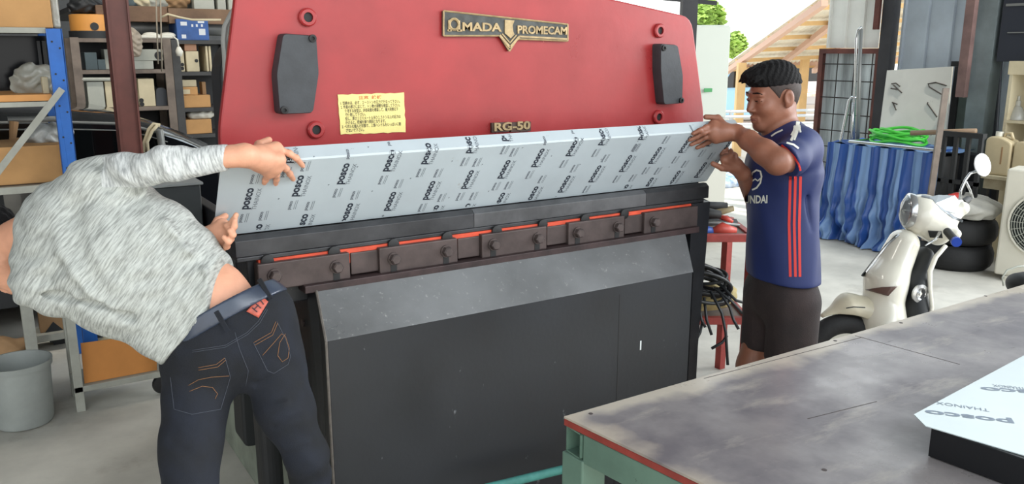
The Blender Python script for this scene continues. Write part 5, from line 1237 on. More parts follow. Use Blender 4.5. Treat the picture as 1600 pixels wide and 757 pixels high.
for y in (ga, gb - .05): mb.mm((XW - .09, y, gz0 + .05), (XW - .04, y + .05, gz1 - .05))
mb.build('gate_frame', m_rust, gt)
mb = MB(); k = 0
y = ga + .1
while y < gb - .05: mb.tube([(XW - .06, y, gz0 + .05), (XW - .06, y, gz1 - .05)], .006, 5); y += .2
z = gz0 + .15
while z < gz1 - .05: mb.tube([(XW - .066, ga, z), (XW - .066, gb, z)], .006, 5); z += .17
mb.build('wire_mesh', mat('dark_wire', (50, 46, 44), .6, .2), gt)
mb = MB(); mb.mm((XW - .02, ga + .0, gz0 - .4), (XW - .01, gb - .02, gz1 - .04)); mb.build('gate_sheet', mat('streaked_grey_sheet', (176, 184, 186), .6, var=.55, scale=2.2, stretch=(1, 3, .35)), gt)
mb = MB(); xbox(mb, 1372, -60, 1390, 235, XW - .12, .1, 0); mb.build('door_post', mat('dark_post', (44, 44, 48), .6, var=.2, scale=5), label='dark steel post between mesh gate and corrugated wall', cat='post')
mb = MB(); xbox(mb, 1371, -120, 1379, 46, XW - .15, .03); mb.build('rust_strip', m_rust, label='short rusty strip fixed high on the dark post', cat='strip')
# leaning white board with scribbled hooks
XB = 7.30
q = [PX(1386, 110, XB), PX(1488, 104, XB), PX(1476, 226, XB - .25), PX(1371, 226, XB - .25)]
wb = MB().prism(q, (.02, 0, 0)).build('white_board', scratches(mat('stained_white_board', (186, 186, 180), .6, var=.06, scale=3), (70, 64, 58), 9, .655, width=.03), label='stained white board leaning on the corrugated wall', cat='board')
mb = MB(); nB = (q[1] - q[0]).cross(q[3] - q[0]).normalized()
def onb(x, y): return PP(x, y, q[0], nB, .004)
for pl_ in ([(1393, 131), (1400, 130), (1406, 135)], [(1396, 133), (1409, 145)], [(1392, 138), (1403, 140)], [(1394, 160), (1402, 163)], [(1395, 161), (1400, 172)], [(1479, 134), (1462, 129), (1450, 131), (1452, 136), (1472, 148)], [(1450, 160), (1449, 162), (1464, 183)]):
    MB().tube([onb(*p) for p in pl_], .006, 5).build('scribbled_hook', mat('dark_mark', (66, 60, 56), .8), wb)
mb = MB(); xbox(mb, 1486, 96, 1512, 104, 7.42, .1); xbox(mb, 1484, 104, 1493, 240, 7.42, .1, 0); o = mb.build('door_frame', m_dark, label='dark frame leaning beside the stained white board', cat='frame')
mb = MB(); xbox(mb, 1493, 106, 1514, 236, 7.45, .02, .6); mb.build('green_glass_panel', mat('pale_green_panel', (140, 156, 148), .3, var=.15, scale=4), label='pale green panel standing in the dark frame', cat='panel')
mb = MB(); xbox(mb, 1509, -140, 1523, 153, 7.0, .06); mb.build('rusty_beam', mat('pinkish_rust', (112, 88, 84), .7, var=.3, scale=5), label='pink-brown rusty beam hanging before the grey column', cat='beam')
mb = MB(); xbox(mb, 1517, -140, 1548, 345, 7.1, .16, 0); mb.build('grey_column', mat('mossy_grey_column', (108, 118, 120), .7, var=.22, scale=3), label='wide grey-green steel column behind the scooter mirror', cat='column')
mdp = mat('dark_pipe', (50, 54, 60), .5, .3)
for i, (xt, xb_) in enumerate(((1552, 1542), (1559, 1548), (1566, 1555))):
    MB().tube([PX(xt, 45, 7.45), Vector((7.40, PX(xb_ - 4, 330, 7.40).y, 0))], .022, 10).build('dark_pipe', mdp, smooth=True, label=('leaning dark pipe closest to the grey column', 'middle leaning dark pipe by the cream shelf', 'leaning dark pipe closest to the cream shelf')[i], cat='pipe', group='leaning dark pipes')
mb = MB(); xbox(mb, 1566, -60, 1680, 97, 7.1, .4); o = mb.build('dark_cabinet', mat('black_blue_cabinet', (40, 44, 54), .5), label='dark cabinet mounted high above the cream shelf', cat='cabinet', bevel=.004)
mb = MB(); xbox(mb, 1572, 3, 1700, 7, 7.085, .012); xbox(mb, 1574, 49, 1700, 51, 7.085, .012); mb.build('cabinet_trim', m_steelg, o)
# cream wall shelf
cs = thing('cream_shelf', (6.75, PX(1600, 200, 6.6).y, 0), 'stained cream shelf unit at the right edge', 'shelf')
a, b, z0, z1 = xb(1569, 100, 1690, 262, 7.0)
m_cr = mat('stained_cream', (196, 186, 158), .7, rgb2=(150, 128, 96), scale=3, contrast=(.5, .8))
mb = MB(); mb.mm((7.0, b - .025, 0.0), (7.35, b, z1)); mb.build('side_panel', m_cr, cs)
mb = MB(); mb.mm((7.0, a, 0.0), (7.35, a + .025, z1)); mb.build('side_panel', m_cr, cs)
mb = MB(); mb.mm((7.34, a + .025, 0), (7.35, b - .025, z1)); mb.build('back_panel', m_cr, cs)
for y in (117, 190, 255):
    z = PX(1600, y, 7.0).z
    if y == 117: mb = MB(); mb.mm((6.99, a, z), (7.35, b + .01, z1 + .02)); mb.build('header', m_cream, cs)
    else: mb = MB(); mb.mm((7.0, a + .025, z - .02), (7.34, b - .025, z)); mb.build('shelf_board', m_cr, cs)
zc2 = PX(1600, 190, 7.0).z; q = PX(1587, 190, 7.12)
MB().lathe([(.005, .0), (.075, 0), (.075, .02), (.035, .10), (.022, .11), (.022, .15), (.012, .155), (.012, .19), (.002, .19)], (7.12, q.y, zc2 + .001), (0, 0, 1), 24).build('cone_bottle', mat('clear_bottle', (190, 190, 182), .2, trans=.3), smooth=True, label='small clear cone-shaped bottle on the cream shelf', cat='bottle')
# jerrycans on a low stand
st_ = thing('low_stand', tuple(PX(1550, 300, 6.2).xy) + (0,), 'pale low stand under the jerrycans', 'stand')
a, b, z0, z1 = xb(1530, 279, 1640, 300, 6.74)
MB().mm((6.74, a, z1 - .03), (6.98, b, z1)).build('stand_top', m_cream, st_, bevel=.004)
MB().mm((6.76, a + .02, z1 - .11), (6.96, b - .02, z1 - .03)).build('drawer_front', m_cr, st_)
for yy in (a + .03, b - .05):
    MB().mm((6.76, yy, 0), (6.80, yy + .04, z1 - .11)).build('leg', m_shelfd, st_); MB().mm((6.92, yy, 0), (6.96, yy + .04, z1 - .11)).build('leg', m_shelfd, st_)
def jerry(px, X, label, mt):
    a, b, z0, z1j = xb(*px, X); zb_ = z1 + .001; H_ = z1j - zb_
    t = thing('jerrycan', (X + .08, (a + b) / 2, zb_), label, 'jerrycan', 'plastic jerrycans by the cream shelf')
    out = rpoly([(a, 0), (b, 0), (b, H_ * .92), (b - .03, H_), (a + (b - a) * .45, H_), (a, H_ * .86)], [.02, .02, .03, .03, .03, .03])
    MB().prism([(X, y, zb_ + z) for y, z in out], (.16, 0, 0)).build('can_body', mt, t, bevel=.012)
    MB().cyl((X + .08, b - .06, zb_ + H_), (X + .08, b - .06, zb_ + H_ + .035), .028).build('neck', m_white, t, smooth=True)
    MB().tube([(X + .08, b - .10, zb_ + H_ - .005), (X + .08, b - .11, zb_ + H_ + .03), (X + .08, a + .05, zb_ + H_ + .028), (X + .08, a + .03, zb_ + H_ - .02)], .012, 8).build('handle', mt, t, smooth='all')
    MB().mm((X - .002, a + (b - a) * .3, zb_ + H_ * .3), (X, a + (b - a) * .36, zb_ + H_ * .75)).build('level_strip', m_card2, t)
m_jc = mat('yellowed_plastic', (196, 180, 146), .45, var=.08, scale=5)
jerry((1537, 214, 1578, 278), 6.78, 'yellowed plastic jerrycan with capped neck behind the scooter mirror', m_jc)
jerry((1581, 222, 1618, 278), 6.79, 'yellowed jerrycan half cut by the right picture edge', m_jc)

# tarp-covered bench with frame and hose
XT = 6.55
ya_, yb2 = PX(1456, 380, XT).y, PX(1282, 370, XT).y; zt_ = PX(1370, 232, XT).z
m_tarp = mat('striped_blue_tarp', (40, 86, 160), .42, 0, bump=.25, bscale=14)
t_ = m_tarp.node_tree; co = [n_ for n_ in t_.nodes if n_.type == 'TEX_COORD'][0]
wv = t_.nodes.new('ShaderNodeTexWave'); wv.wave_type = 'BANDS'; wv.bands_direction = 'Y'; wv.inputs['Scale'].default_value = 2.0; wv.inputs['Distortion'].default_value = 2.0; wv.inputs['Detail'].default_value = 1.5; wv.inputs['Detail Scale'].default_value = .6
rp = t_.nodes.new('ShaderNodeValToRGB'); rp.color_ramp.elements[0].position = .45; rp.color_ramp.elements[0].color = (*lin((38, 78, 148)), 1); rp.color_ramp.elements[1].position = .55; rp.color_ramp.elements[1].color = (*lin((118, 150, 194)), 1)
t_.links.new(co.outputs['Object'], wv.inputs[0]); t_.links.new(wv.outputs[0], rp.inputs[0]); t_.links.new(rp.outputs[0], t_.nodes['Principled BSDF'].inputs['Base Color'])
rnt = random.Random(17); TW = [(.020 / (1 + i * .28), 13 + i * 17.5 + rnt.uniform(-6, 6), rnt.uniform(0, 6.3), rnt.uniform(1, 3.5), rnt.uniform(2, 6)) for i in range(8)]
def tarp(u, v):
    y = ya_ + (yb2 - ya_) * u; z = zt_ * (1 - v) + .01
    d = .05 * v + .012
    for A_, f_, p_, c_, e_ in TW: d += A_ * (.35 + .9 * v) * math.sin(f_ * u + p_ + c_ * math.sin(e_ * v + p_ * 2) * v)
    d += v * v * (.030 * math.sin(v * 19 + u * 17 + 2 * math.sin(u * 7)) + .026 * math.sin(v * 11 - u * 23) + .018 * math.sin(v * 41 - u * 29 + 2 * math.sin(u * 13)))
    return Vector((XT - d, y, z + .03 * math.sin(u * 25 + 2) * v * (1 - v)))
tp = MB(); tp.grid(tarp, 140, 50)
tp.grid(lambda a, b: Vector((XT + b * .5, ya_ + (yb2 - ya_) * a, zt_ + .012 + .012 * math.sin(a * 30 + b * 9))), 60, 12)
tp.grid(lambda a, b: Vector((XT + a * .5, yb2 + .04 * math.sin(a * 20 + b * 3) * b + .02 * b, zt_ * (1 - b) + .01)), 30, 20)
tp.build('blue_tarp', m_tarp, smooth='all', label='blue striped tarpaulin draped over a bench at the far wall', cat='tarpaulin')
bn = thing('covered_bench', (XT + .4, (ya_ + yb2) / 2, 0), 'bench with bright steel rim under the striped tarpaulin', 'bench')
MB().mm((XT + .06, ya_ + .06, .3), (XT + .46, yb2 - .06, zt_ - .03)).build('bench_body', m_shelfd, bn)
MB().tube([(XT - .04, ya_ - .02, zt_ + .04), (XT - .04, yb2 - .25, zt_ + .04), (XT + .5, yb2 - .25, zt_ + .04)], .014, 10).build('rim_tube', m_chrome, bn, smooth=True)
for yy in (ya_ + .08, yb2 - .12):
    for xx in (XT + .1, XT + .4): MB().mm((xx, yy, 0), (xx + .04, yy + .04, .3)).build('leg', m_shelfd, bn)
fr_ = thing('tube_frame', tuple(PX(1330, 225, XT)), 'triangular bright steel tube frame rising from the tarp bench', 'frame')
MB().tube([PX(x, y, XT + .02) for x, y in ((1312, 226), (1315, 215), (1327, 157), (1331, 152), (1338, 153))], .013, 8).build('bent_tube', m_chrome, fr_, smooth='all')
MB().tube([PX(x, y, XT + .02) for x, y in ((1331, 218), (1333, 160))], .011, 8).build('short_tube', m_chrome, fr_, smooth='all')
MB().tube([PX(x, y, XT + .1) for x, y in ((1334, 218), (1338, 60), (1341, 47), (1346, 42))], .011, 8).build('tall_bright_pole', m_chrome, smooth='all', label='tall bright steel pole with bent tip behind the tube frame', cat='pole')
MB().tube([PX(x, y, XT + .25) for x, y in ((1340, 220), (1345, 45))], .017, 8).build('grey_pole', m_steelg, smooth='all', label='thicker grey pole just right of the bright bent pole', cat='pole')
# green hose coil
mb = MB(); hp_ = []
hc = PX(1398, 221, XT + .22); rnd = random.Random(5)
for i in range(0, 230):
    a = i * .16; R1 = .24 + .04 * math.sin(i * .11); z = zt_ + .05 + .024 * (i // 50) + .014 * math.sin(a * 3 + i * .05)
    hp_.append((XT + .26 + .15 * math.sin(a) * (1 + .1 * math.sin(i * .07)), hc.y + R1 * math.cos(a) + .03 * math.sin(i * .05), z))
mb.tube(hp_, .013, 6); mb.build('garden_hose', mat('green_hose', (82, 206, 72), .4), smooth='all', label='bright green hose coiled on the tarp-covered bench', cat='hose')
mb = MB(); mb.tube([PX(1478, 138, XT - .10), PX(1444, 376, XT - .22)], .03, 4); mb.build('wooden_bar', m_shelf, label='brown bar leaning against the stained white board', cat='bar')
mb = MB(); mb.tube([PX(1424, 208, XT + .0), PX(1525, 205, XT + .0)], .022, 10); mb.build('brown_pipe', mat('ochre_pipe', (140, 116, 92), .6), smooth='all', label='horizontal brown pipe end above the tarp bench', cat='pipe')
tr_ = thing('metal_trestle', tuple(PX(1490, 300, 6.5).xy) + (0,), 'dark steel trestle standing between the tarp and grey column', 'trestle')
ta_, tb_ = PX(1525, 300, 6.5).y, PX(1462, 300, 6.5).y; zz = PX(1490, 206, 6.5).z
MB().mm((6.5, ta_, zz - .04), (6.56, tb_, zz)).build('top_bar', m_dark, tr_); MB().mm((6.5, ta_, zz * .62), (6.54, tb_, zz * .62 + .03)).build('cross_bar', m_dark, tr_)
for i in range(4):
    yy = ta_ + (tb_ - ta_) * i / 3.3; MB().mm((6.5, yy, 0), (6.53, yy + .03, zz - .04)).build('leg', m_dark, tr_)
mb = MB(); xbox(mb, 1464, 238, 1520, 330, 6.92, .12, 0); mb.build('dark_crate', mat('black_crate', (30, 32, 36), .7), label='black crate behind the dark trestle', cat='crate', bevel=.01)
# tyres, cloth, air conditioner
m_tyre = mat('tyre_rubber', (26, 26, 27), .75, bump=.2, bscale=60)
tc_ = PZ(1506, 425, 0) + FH * .27 + Vector((0, -.05, 0))
for i in range(2):
    mb = MB(); z = .205 * i; prt = [(.17, .02), (.24, .0), (.27, .03), (.285, .07), (.285, .13), (.27, .17), (.24, .20), (.17, .18), (.165, .10)]
    mb.lathe(prt + [prt[0]], (tc_.x + .02 * i, tc_.y, z), (0, 0, 1), 48, cap=False); mb.build('tyre', m_tyre, smooth='all', label=('black tyre lying on the floor at the bottom of the pair', 'black tyre lying on top of the other, under the cloth')[i], cat='tyre', group='stacked tyres')
lump('cloth_pile', mat('pale_cloth', (178, 176, 168), .85, var=.1, scale=8, bump=.4, bscale=20), (tc_.x - .02, tc_.y - .08, .41 + .085), .18, (1.2, 1.35, .55), 61, 'crumpled pale cloth heaped on the stacked tyres', 'cloth', h=.012)
q = tc_ + Vector((-.15, -.02, .545)); lump('red_rag', mat('red_rag', (196, 60, 54), .7), q, .055, (1, 1, 1), 62, 'small red rag on the pale cloth pile', 'rag')
ac = thing('air_conditioner_unit', tuple(PZ(1600, 436, 0)), 'white outdoor air conditioner unit with round fan grille', 'air conditioner')
az = Vector((0, 0, 1)); ao = PZ(1551, 436, 0) ; ax_r = Vector((.22, -.975, 0)).normalized(); ax_f = az.cross(ax_r)
Hac = W(1566, 258, (ao - CAM).dot(FWD)).z; Wac, Dac = .80, .26
m_ac = mat('ac_cream', (206, 202, 188), .5, var=.04, scale=4)
cen = ao + ax_r * Wac / 2 + ax_f * Dac / 2 + az * (Hac / 2 + .02)
body_ = MB(); body_.box(cen, (Wac, Dac, Hac - .04), (ax_r, ax_f, az)).build('casing', m_ac, ac, bevel=.015)
for s_ in (.12, Wac - .16): MB().box(ao + ax_r * s_ + ax_f * Dac / 2 + az * .02, (.08, Dac + .04, .04), (ax_r, ax_f, az)).build('foot', m_ac, ac)
fcn = ao + ax_r * .30 + az * (Hac * .54) - ax_f * .003
MB().lathe([(.002, 0), (.235, 0), (.235, .002), (.002, .002)], fcn, -ax_f, 48).build('fan_opening', mat('fan_shadow', (40, 46, 44), .7), ac)
g_ = MB()
for i in range(1, 13): g_.ring(fcn - ax_f * .016, ax_f, .018 * i + .005, .0028, 48, 5)
for i in range(24):
    a = i * math.pi / 12; d = ax_r * math.cos(a) + az * math.sin(a); d2 = ax_r * math.cos(a + .25) + az * math.sin(a + .25); g_.tube([fcn - ax_f * .014 + d * .02, fcn - ax_f * .014 + d2 * .235], .0028, 5)
g_.build('fan_grille', mat('grille_grey', (150, 152, 142), .5), ac)
MB().ring(fcn - ax_f * .006, ax_f, .242, .010, 56, 8).build('grille_rim', m_ac, ac, smooth='all')

# --- tool rack behind the right end of the press
XK = None
rkb = W(1125, 372, 3.95); rz = rkb.z; lz = W(1125, 500, 4.05).z
tk = thing('tool_rack', (rkb.x, rkb.y, 0), 'low red steel rack full of tools and cables behind the press', 'rack')
m_rr = mat('red_rack_paint', (150, 60, 54), .6, var=.2, scale=12)
rd = (RGT * .99 - Vector((0, 0, 0))).normalized(); fdv = FH.copy()
def rbar(name, a, b, s_, mt=m_rr): d = (b - a).normalized(); u_, v_ = frame_of(d); return MB().box((a + b) / 2, ((b - a).length, s_, s_), (d, u_, v_)).build(name, mt, tk, bevel=.002)
A0 = W(1050, 376, 3.95); A1 = W(1176, 371, 3.95); A1.z = A0.z = rz
for z_, nmn in ((rz, 'upper_rail'), (lz, 'lower_rail')):
    for off in (0, .45): rbar(nmn, Vector((A0.x, A0.y, z_)) + FH * off, Vector((A1.x, A1.y, z_)) + FH * off, .035)
    for e_ in (A0, A1): rbar('side_rail', Vector((e_.x, e_.y, z_)) + FH * .02, Vector((e_.x, e_.y, z_)) + FH * .44, .03)
for e_ in (A0, A1):
    for off in (0, .45): rbar('leg', Vector((e_.x, e_.y, 0)) + FH * off, Vector((e_.x, e_.y, rz + .01)) + FH * off, .04)
for z_ in (rz, lz): MB().box(Vector(((A0.x + A1.x) / 2, (A0.y + A1.y) / 2, z_)) + FH * .225, ((A1 - A0).length, .42, .01), (rd, FH, Vector((0, 0, 1)))).build('shelf_plate', m_shelf, tk)
def W0(x, y, z): # point at height z
    return PZ(x, y, z)
def tool(name, pts, rs, mt, label, cat, group=None, n=8):
    return MB().tube([Vector(p) for p in pts], rs, n).build(name, mt, smooth='all', label=label, cat=cat, group=group)
dpt = 4.05
tool('angle_grinder', [W(1086, 362, dpt), W(1102, 360, dpt), W(1116, 362, dpt)], [.03, .026, .016], mat('tool_blue', (52, 84, 160), .4), 'blue-bodied power tool at the front of the red rack', 'tool')
tool('clamp', [W(1112, 362, dpt), W(1128, 358, dpt), W(1150, 362, dpt)], [.016, .034, .018], mat('tool_red', (190, 74, 62), .4), 'orange-red clamp beside the blue tool', 'tool')
tool('file_handle', [W(1086, 338, dpt + .1), W(1128, 330, dpt + .1), W(1146, 326, dpt + .1)], [.014, .02, .014], mat('olive_wood', (140, 128, 96), .6), 'olive file handle pointing right on the tool pile', 'tool')
tool('black_hammer', [W(1082, 312, dpt + .12), W(1108, 322, dpt + .1), W(1136, 322, dpt + .1)], [.03, .022, .018], m_dark, 'black hammer on top of the tool pile', 'tool')
tool('black_drill', [W(1082, 328, dpt + .02), W(1104, 334, dpt), W(1126, 336, dpt)], [.034, .03, .02], m_rubber, 'black drill under the hammer', 'tool')
tool('red_screwdriver', [W(1120, 338, dpt + .04), W(1135, 342, dpt), W(1145, 347, dpt)], [.012, .014, .008], MATS['tool_red'], 'thin red screwdriver across the tools', 'tool')
tool('steel_chisel', [W(1086, 350, dpt + .05), W(1110, 348, dpt + .05), W(1156, 352, dpt + .05)], [.014, .012, .006], m_steelg, 'steel chisel lying above the blue tool', 'tool')
tool('rubber_pad', [W(1080, 356, dpt + .2), W(1150, 356, dpt + .2)], [.05, .045], m_dark, 'dark rubber roll lying under the tools on the rack', 'roll', n=12)
lump('yellow_sack', mat('yellowish_sack', (176, 160, 112), .8, var=.2, scale=10), W(1110, 486, 4.15) + Vector((0, 0, .075)), .11, (1.4, .8, .6), 71, 'yellowish sack lying under the black cables', 'sack')
# cable coil: many loops and loose ends
m_cable = mat('black_cable', (32, 34, 36), .45)
cb = thing('cable_coil', tuple(W(1105, 460, 3.98)), 'big coil of black cables with loose ends at the guard edge', 'cable')
mb = MB(); rnd = random.Random(11)
for i in range(11):
    c_ = Vector((rnd.uniform(-6, 4), rnd.uniform(-9, 14))); rx, ry = rnd.uniform(30, 42), rnd.uniform(12, 22); tl = rnd.uniform(-.1, .5); pts_ = []
    for k in range(28):
        a = 2 * math.pi * k / 28; x = rx * math.cos(a); y = ry * math.sin(a); pts_.append(W(1104 + c_.x + x * math.cos(tl) - y * math.sin(tl), 440 + c_.y + x * math.sin(tl) + y * math.cos(tl), 3.92 + .07 * math.sin(a + i) + .01 * i))
    mb.tube(pts_, .0085, 6, True)
mb.build('cable_loops', m_cable, cb, smooth='all')
mb = MB()
for pl_ in ([(1120, 450), (1140, 480), (1146, 500), (1154, 515)], [(1110, 455), (1128, 490), (1134, 520), (1137, 571)], [(1100, 465), (1104, 500), (1112, 524)], [(1136, 525), (1128, 536), (1112, 545)], [(1090, 470), (1096, 500), (1102, 512)], [(1125, 445), (1150, 470), (1165, 474)], [(1115, 450), (1142, 470), (1160, 490)], [(1098, 500), (1094, 520), (1086, 535), (1076, 538)]):
    mb.tube([W(x, y, 3.90 - .01 * i) for i, (x, y) in enumerate(pl_)], .007, 6)
mb.build('loose_ends', m_cable, cb, smooth='all')

# ------------------------------------------------------------------ scooter
DS = 4.2
S = lambda x, y, o=0.0: W(x, y, DS + o)
sc_ = thing('motor_scooter', tuple(PZ(1440, 560, 0)), 'cream white motor scooter parked behind the work table', 'scooter')
m_scw = mat('cream_scooter_paint', (222, 218, 204), .22, var=.03, scale=3, coat=.5)
m_scg = mat('dusty_cream_paint', (190, 182, 160), .4, var=.12, scale=6)
lat = FWD.copy(); latn = (FH).normalized()
wc = S(1316, 545, .02); wc.z = .205
mb = MB(); mb.ring(wc, latn, .155, .052, 48, 14); mb.build('front_tyre', m_tyre, sc_, smooth='all')
mb = MB(); mb.lathe([(.002, -.03), (.10, -.028), (.118, -.035), (.122, 0), (.118, .035), (.10, .028), (.002, .03)], wc, latn, 36); mb.build('front_rim', m_white, sc_, smooth=True)
mb = MB(); mb.lathe([(.002, -.042), (.03, -.042), (.045, -.034), (.05, 0), (.045, .034), (.002, .042)], wc, latn, 24); mb.build('front_hub', m_dark, sc_, smooth=True)
sh_ = [cap(S(1412, 380), S(1384, 440), .068, .086, .05, (latn, 1.5)), cap(S(1384, 440), S(1376, 500), .082, .098, .05, (latn, 1.55)), cap(S(1376, 500), S(1388, 560), .098, .10, .05, (latn, 1.5))]
FSc = Field(sh_, cuts=[(S(1420, 470), (RGT * 1.0 + Vector((0, 0, -.28))), .01)])
lo, hi = bounds([S(1414, 384), S(1388, 560), S(1376, 500)], .28); lo[2] = .1
sculpt('front_shield', FSc, lo, hi, .006, m_scw, sc_)
fd_ = [cap(S(1288, 494), S(1325, 478), .018, .055, .03, (latn, 1.3)), cap(S(1325, 478), S(1372, 490), .055, .085, .04, (latn, 1.3)), cap(S(1365, 500), S(1378, 540), .05, .06, .04, (latn, 1.3))]
class CylCut(Field):
    def ev(s, P, sel=None):
        d = Field.ev(s, P, sel); q = P - V3(wc); n = V3(latn); q = q - np.outer(q @ n, n); r_ = np.linalg.norm(q, axis=1) - .216
        return np.maximum(d, -r_)
FFd = CylCut(fd_, cuts=[(S(1340, 520), (0, 0, -1), .01)])
lo, hi = bounds([S(1276, 494), S(1380, 540), S(1330, 470)], .15)
sculpt('front_fender', FFd, lo, hi, .005, m_scg, sc_)
hs = [cap(S(1441, 336), S(1462, 345), .105, .085, .04, (latn, 1.15)), cap(S(1462, 342), S(1503, 326, -.05), .075, .035, .05), cap(S(1462, 352), S(1494, 366, -.10), .060, .024, .04), cap(S(1450, 352), S(1466, 368), .06, .05, .04), cap(S(1470, 340), S(1498, 318, .14), .05, .025, .05)]
FHs = Field(hs); lo, hi = bounds([S(1441, 336), S(1503, 326), S(1494, 366, -.1), S(1498, 318, .14)], .2)
sculpt('headset_cowl', FHs, lo, hi, .005, m_scw, sc_)
ld = (-RGT * .95 + FH * .16 + Vector((0, 0, .05))).normalized()
hlc = S(1419, 329, -.02)
mb = MB(); mb.lathe([(.086, -.02), (.088, .006), (.078, .014)], hlc, ld, 36, cap=False); mb.build('headlight_ring', m_chrome, sc_, smooth='all')
mb = MB(); mb.lathe([(.080, .0), (.076, .016), (.045, .030), (.002, .036)], hlc, ld, 36, cap=False); mb.build('headlight_glass', mat('headlight_glass', (130, 136, 140), .08, .2), sc_, smooth='all')
mb = MB(); drp = FHs.hits([(1452, 308), (1466, 305), (1492, 306), (1500, 316), (1494, 334), (1476, 330), (1462, 318)], 3.4, lift=.003); mb.add(drp, [tuple(range(7))]); mb.build('instrument_panel', mat('dash_gloss', (196, 204, 210), .08, .5), sc_, thick=.003)
mb = MB(); drape_strip(mb, FHs, [(1440, 306), (1458, 310), (1472, 326), (1490, 340), (1504, 346)], 4, .002, 3.4); mb.build('cowl_trim', mat('trim_grey', (120, 124, 128), .3, .4), sc_, thick=.002)
mb = MB(); drape_quad(mb, FHs, [(1450, 361), (1471, 362), (1473, 372), (1453, 371)], 4, 4, .003, 3.4); mb.build('switch_pod', m_dark, sc_, thick=.006)
g0_, g1_ = S(1480, 362, -.14), S(1493, 377, -.27)
MB().cyl(g0_, g1_, .019, 16).build('handle_grip', m_rubber, sc_, smooth=True)
MB().cyl(g1_, g1_ + (g1_ - g0_).normalized() * .02, .023, 16).build('blue_bar_end', mat('anodised_blue', (36, 70, 170), .3, .5), sc_, smooth=True)
MB().tube([S(1468, 364, -.1), S(1462, 374, -.16), S(1446, 384, -.2)], [.008, .007, .004], 8).build('brake_lever', m_chrome, sc_, smooth='all')
MB().cyl(S(1504, 318, .14), S(1512, 312, .27), .019, 16).build('handle_grip', m_rubber, sc_, smooth=True)
mb = MB(); mb.tube([S(1500, 312, -.06), S(1501, 298, -.07), S(1508, 282, -.08), S(1516, 271, -.08), S(1529, 267, -.08)], .007, 8); mb.tube([S(1520, 310, .05), S(1516, 298, 0), S(1509, 284, -.06)], .006, 8); mb.build('mirror_stem', m_chrome, sc_, smooth='all')
mc = S(1535, 258, -.08); md = (RGT * .35 - FH * .75 + Vector((0, 0, .25))).normalized()
mb = MB(); mb.lathe([(.002, -.014), (.045, -.012), (.056, -.003), (.058, .003), (.054, .005), (.052, .002), (.002, .002)], mc, md, 36, cap=False); mb.build('mirror_head', mat('mirror_sky_white', (240, 242, 244), .25, .35), sc_, smooth='all')  # bright sky reflection painted into the glass as near-white
# inner leg shield, key plate, floorboard
ins_ = [cap(S(1446, 396), S(1424, 440), .030, .050, .03, (latn, 2.2)), cap(S(1424, 440), S(1426, 520), .055, .085, .03, (latn, 1.8))]
FIn = Field(ins_); lo, hi = bounds([S(1446, 396), S(1426, 520), S(1410, 470)], .24); sculpt('inner_leg_shield', FIn, lo, hi, .006, m_dark, sc_)
kp = FIn.hit(1437, 459, 3.2, lift=.0); ko = MB(); ko.lathe([(.046, -.004), (.046, .006), (.030, .010), (.022, .004), (.010, .004), (.008, .008), (.001, .008)], kp, (-FH * .9 + RGT * .3), 28); ko.build('key_plate', m_chrome, sc_, smooth=True)
mb = MB(); mb.tube([S(x, y, -.11) for x, y in ((1478, 384), (1462, 402), (1453, 424), (1453, 450), (1456, 480), (1452, 520))], [.010, .012, .012, .010, .010, .010], 8); mb.build('shield_edge', m_scw, sc_, smooth='all')
mb = MB(); drape_quad(mb, FSc, [(1352, 453), (1378, 449), (1402, 448), (1388, 463)], 8, 5, .003, 3.2); mb.build('turn_signal', mat('smoked_amber_lens', (100, 78, 72), .15), sc_, smooth='all', thick=.006)
mb = MB(); drape_strip(mb, FSc, [(1347, 432), (1365, 408), (1385, 384), (1402, 368)], 3, .003, 3.2); mb.build('nose_grille', m_dark, sc_, thick=.004)
mb = MB(); drape_strip(mb, FSc, [(1352, 428), (1370, 404), (1390, 380), (1405, 367)], 2, .004, 3.2); mb.build('nose_trim', m_chrome, sc_, thick=.004)
MB().box(S(1480, 556), (.50, .30, .06), (RGT, FH, Vector((0, 0, 1)))).build('floorboard', m_dark, sc_, bevel=.02)
rb_ = [cap(S(1560, 500), S(1690, 470), .10, .13, .06, (latn, 1.25)), cap(S(1545, 545), S(1660, 520), .07, .10, .05, (latn, 1.2))]
lo, hi = bounds([S(1545, 545), S(1690, 470)], .26); lo[2] = .15; sculpt('rear_body', Field(rb_), lo, hi, .008, m_scw, sc_)
se_ = [cap(S(1596, 446), S(1690, 436), .060, .075, .05, (latn, 1.6))]
lo, hi = bounds([S(1596, 446), S(1690, 436)], .22); sculpt('seat', Field(se_), lo, hi, .006, m_rubber, sc_)
mb = MB(); mb.tube([S(x, y, -.10) for x, y in ((1568, 447), (1566, 434), (1573, 423), (1590, 417), (1620, 414))], .005, 6); mb.build('seat_piping', m_greyw, sc_, smooth='all')
wr_ = S(1700, 540, .05); wr_.z = .205
mb = MB(); mb.ring(wr_, latn, .155, .055, 40, 12); mb.build('rear_tyre', m_tyre, sc_, smooth='all')
mb = MB(); mb.lathe([(.002, -.04), (.118, -.035), (.122, 0), (.118, .035), (.002, .04)], wr_, latn, 30); mb.build('rear_rim', m_dark, sc_, smooth=True)
mb = MB(); drape_text(mb, FFd, 'SCOOPY', (1334, 488), (1, -.02), (.02, -1), 4.5, .02, .002, 3.2) if 0 else drape_strip(mb, FFd, [(1322, 482), (1334, 480), (1352, 481)], 1.6, .002, 3.2, 3); mb.build('fender_script', m_dark, sc_)

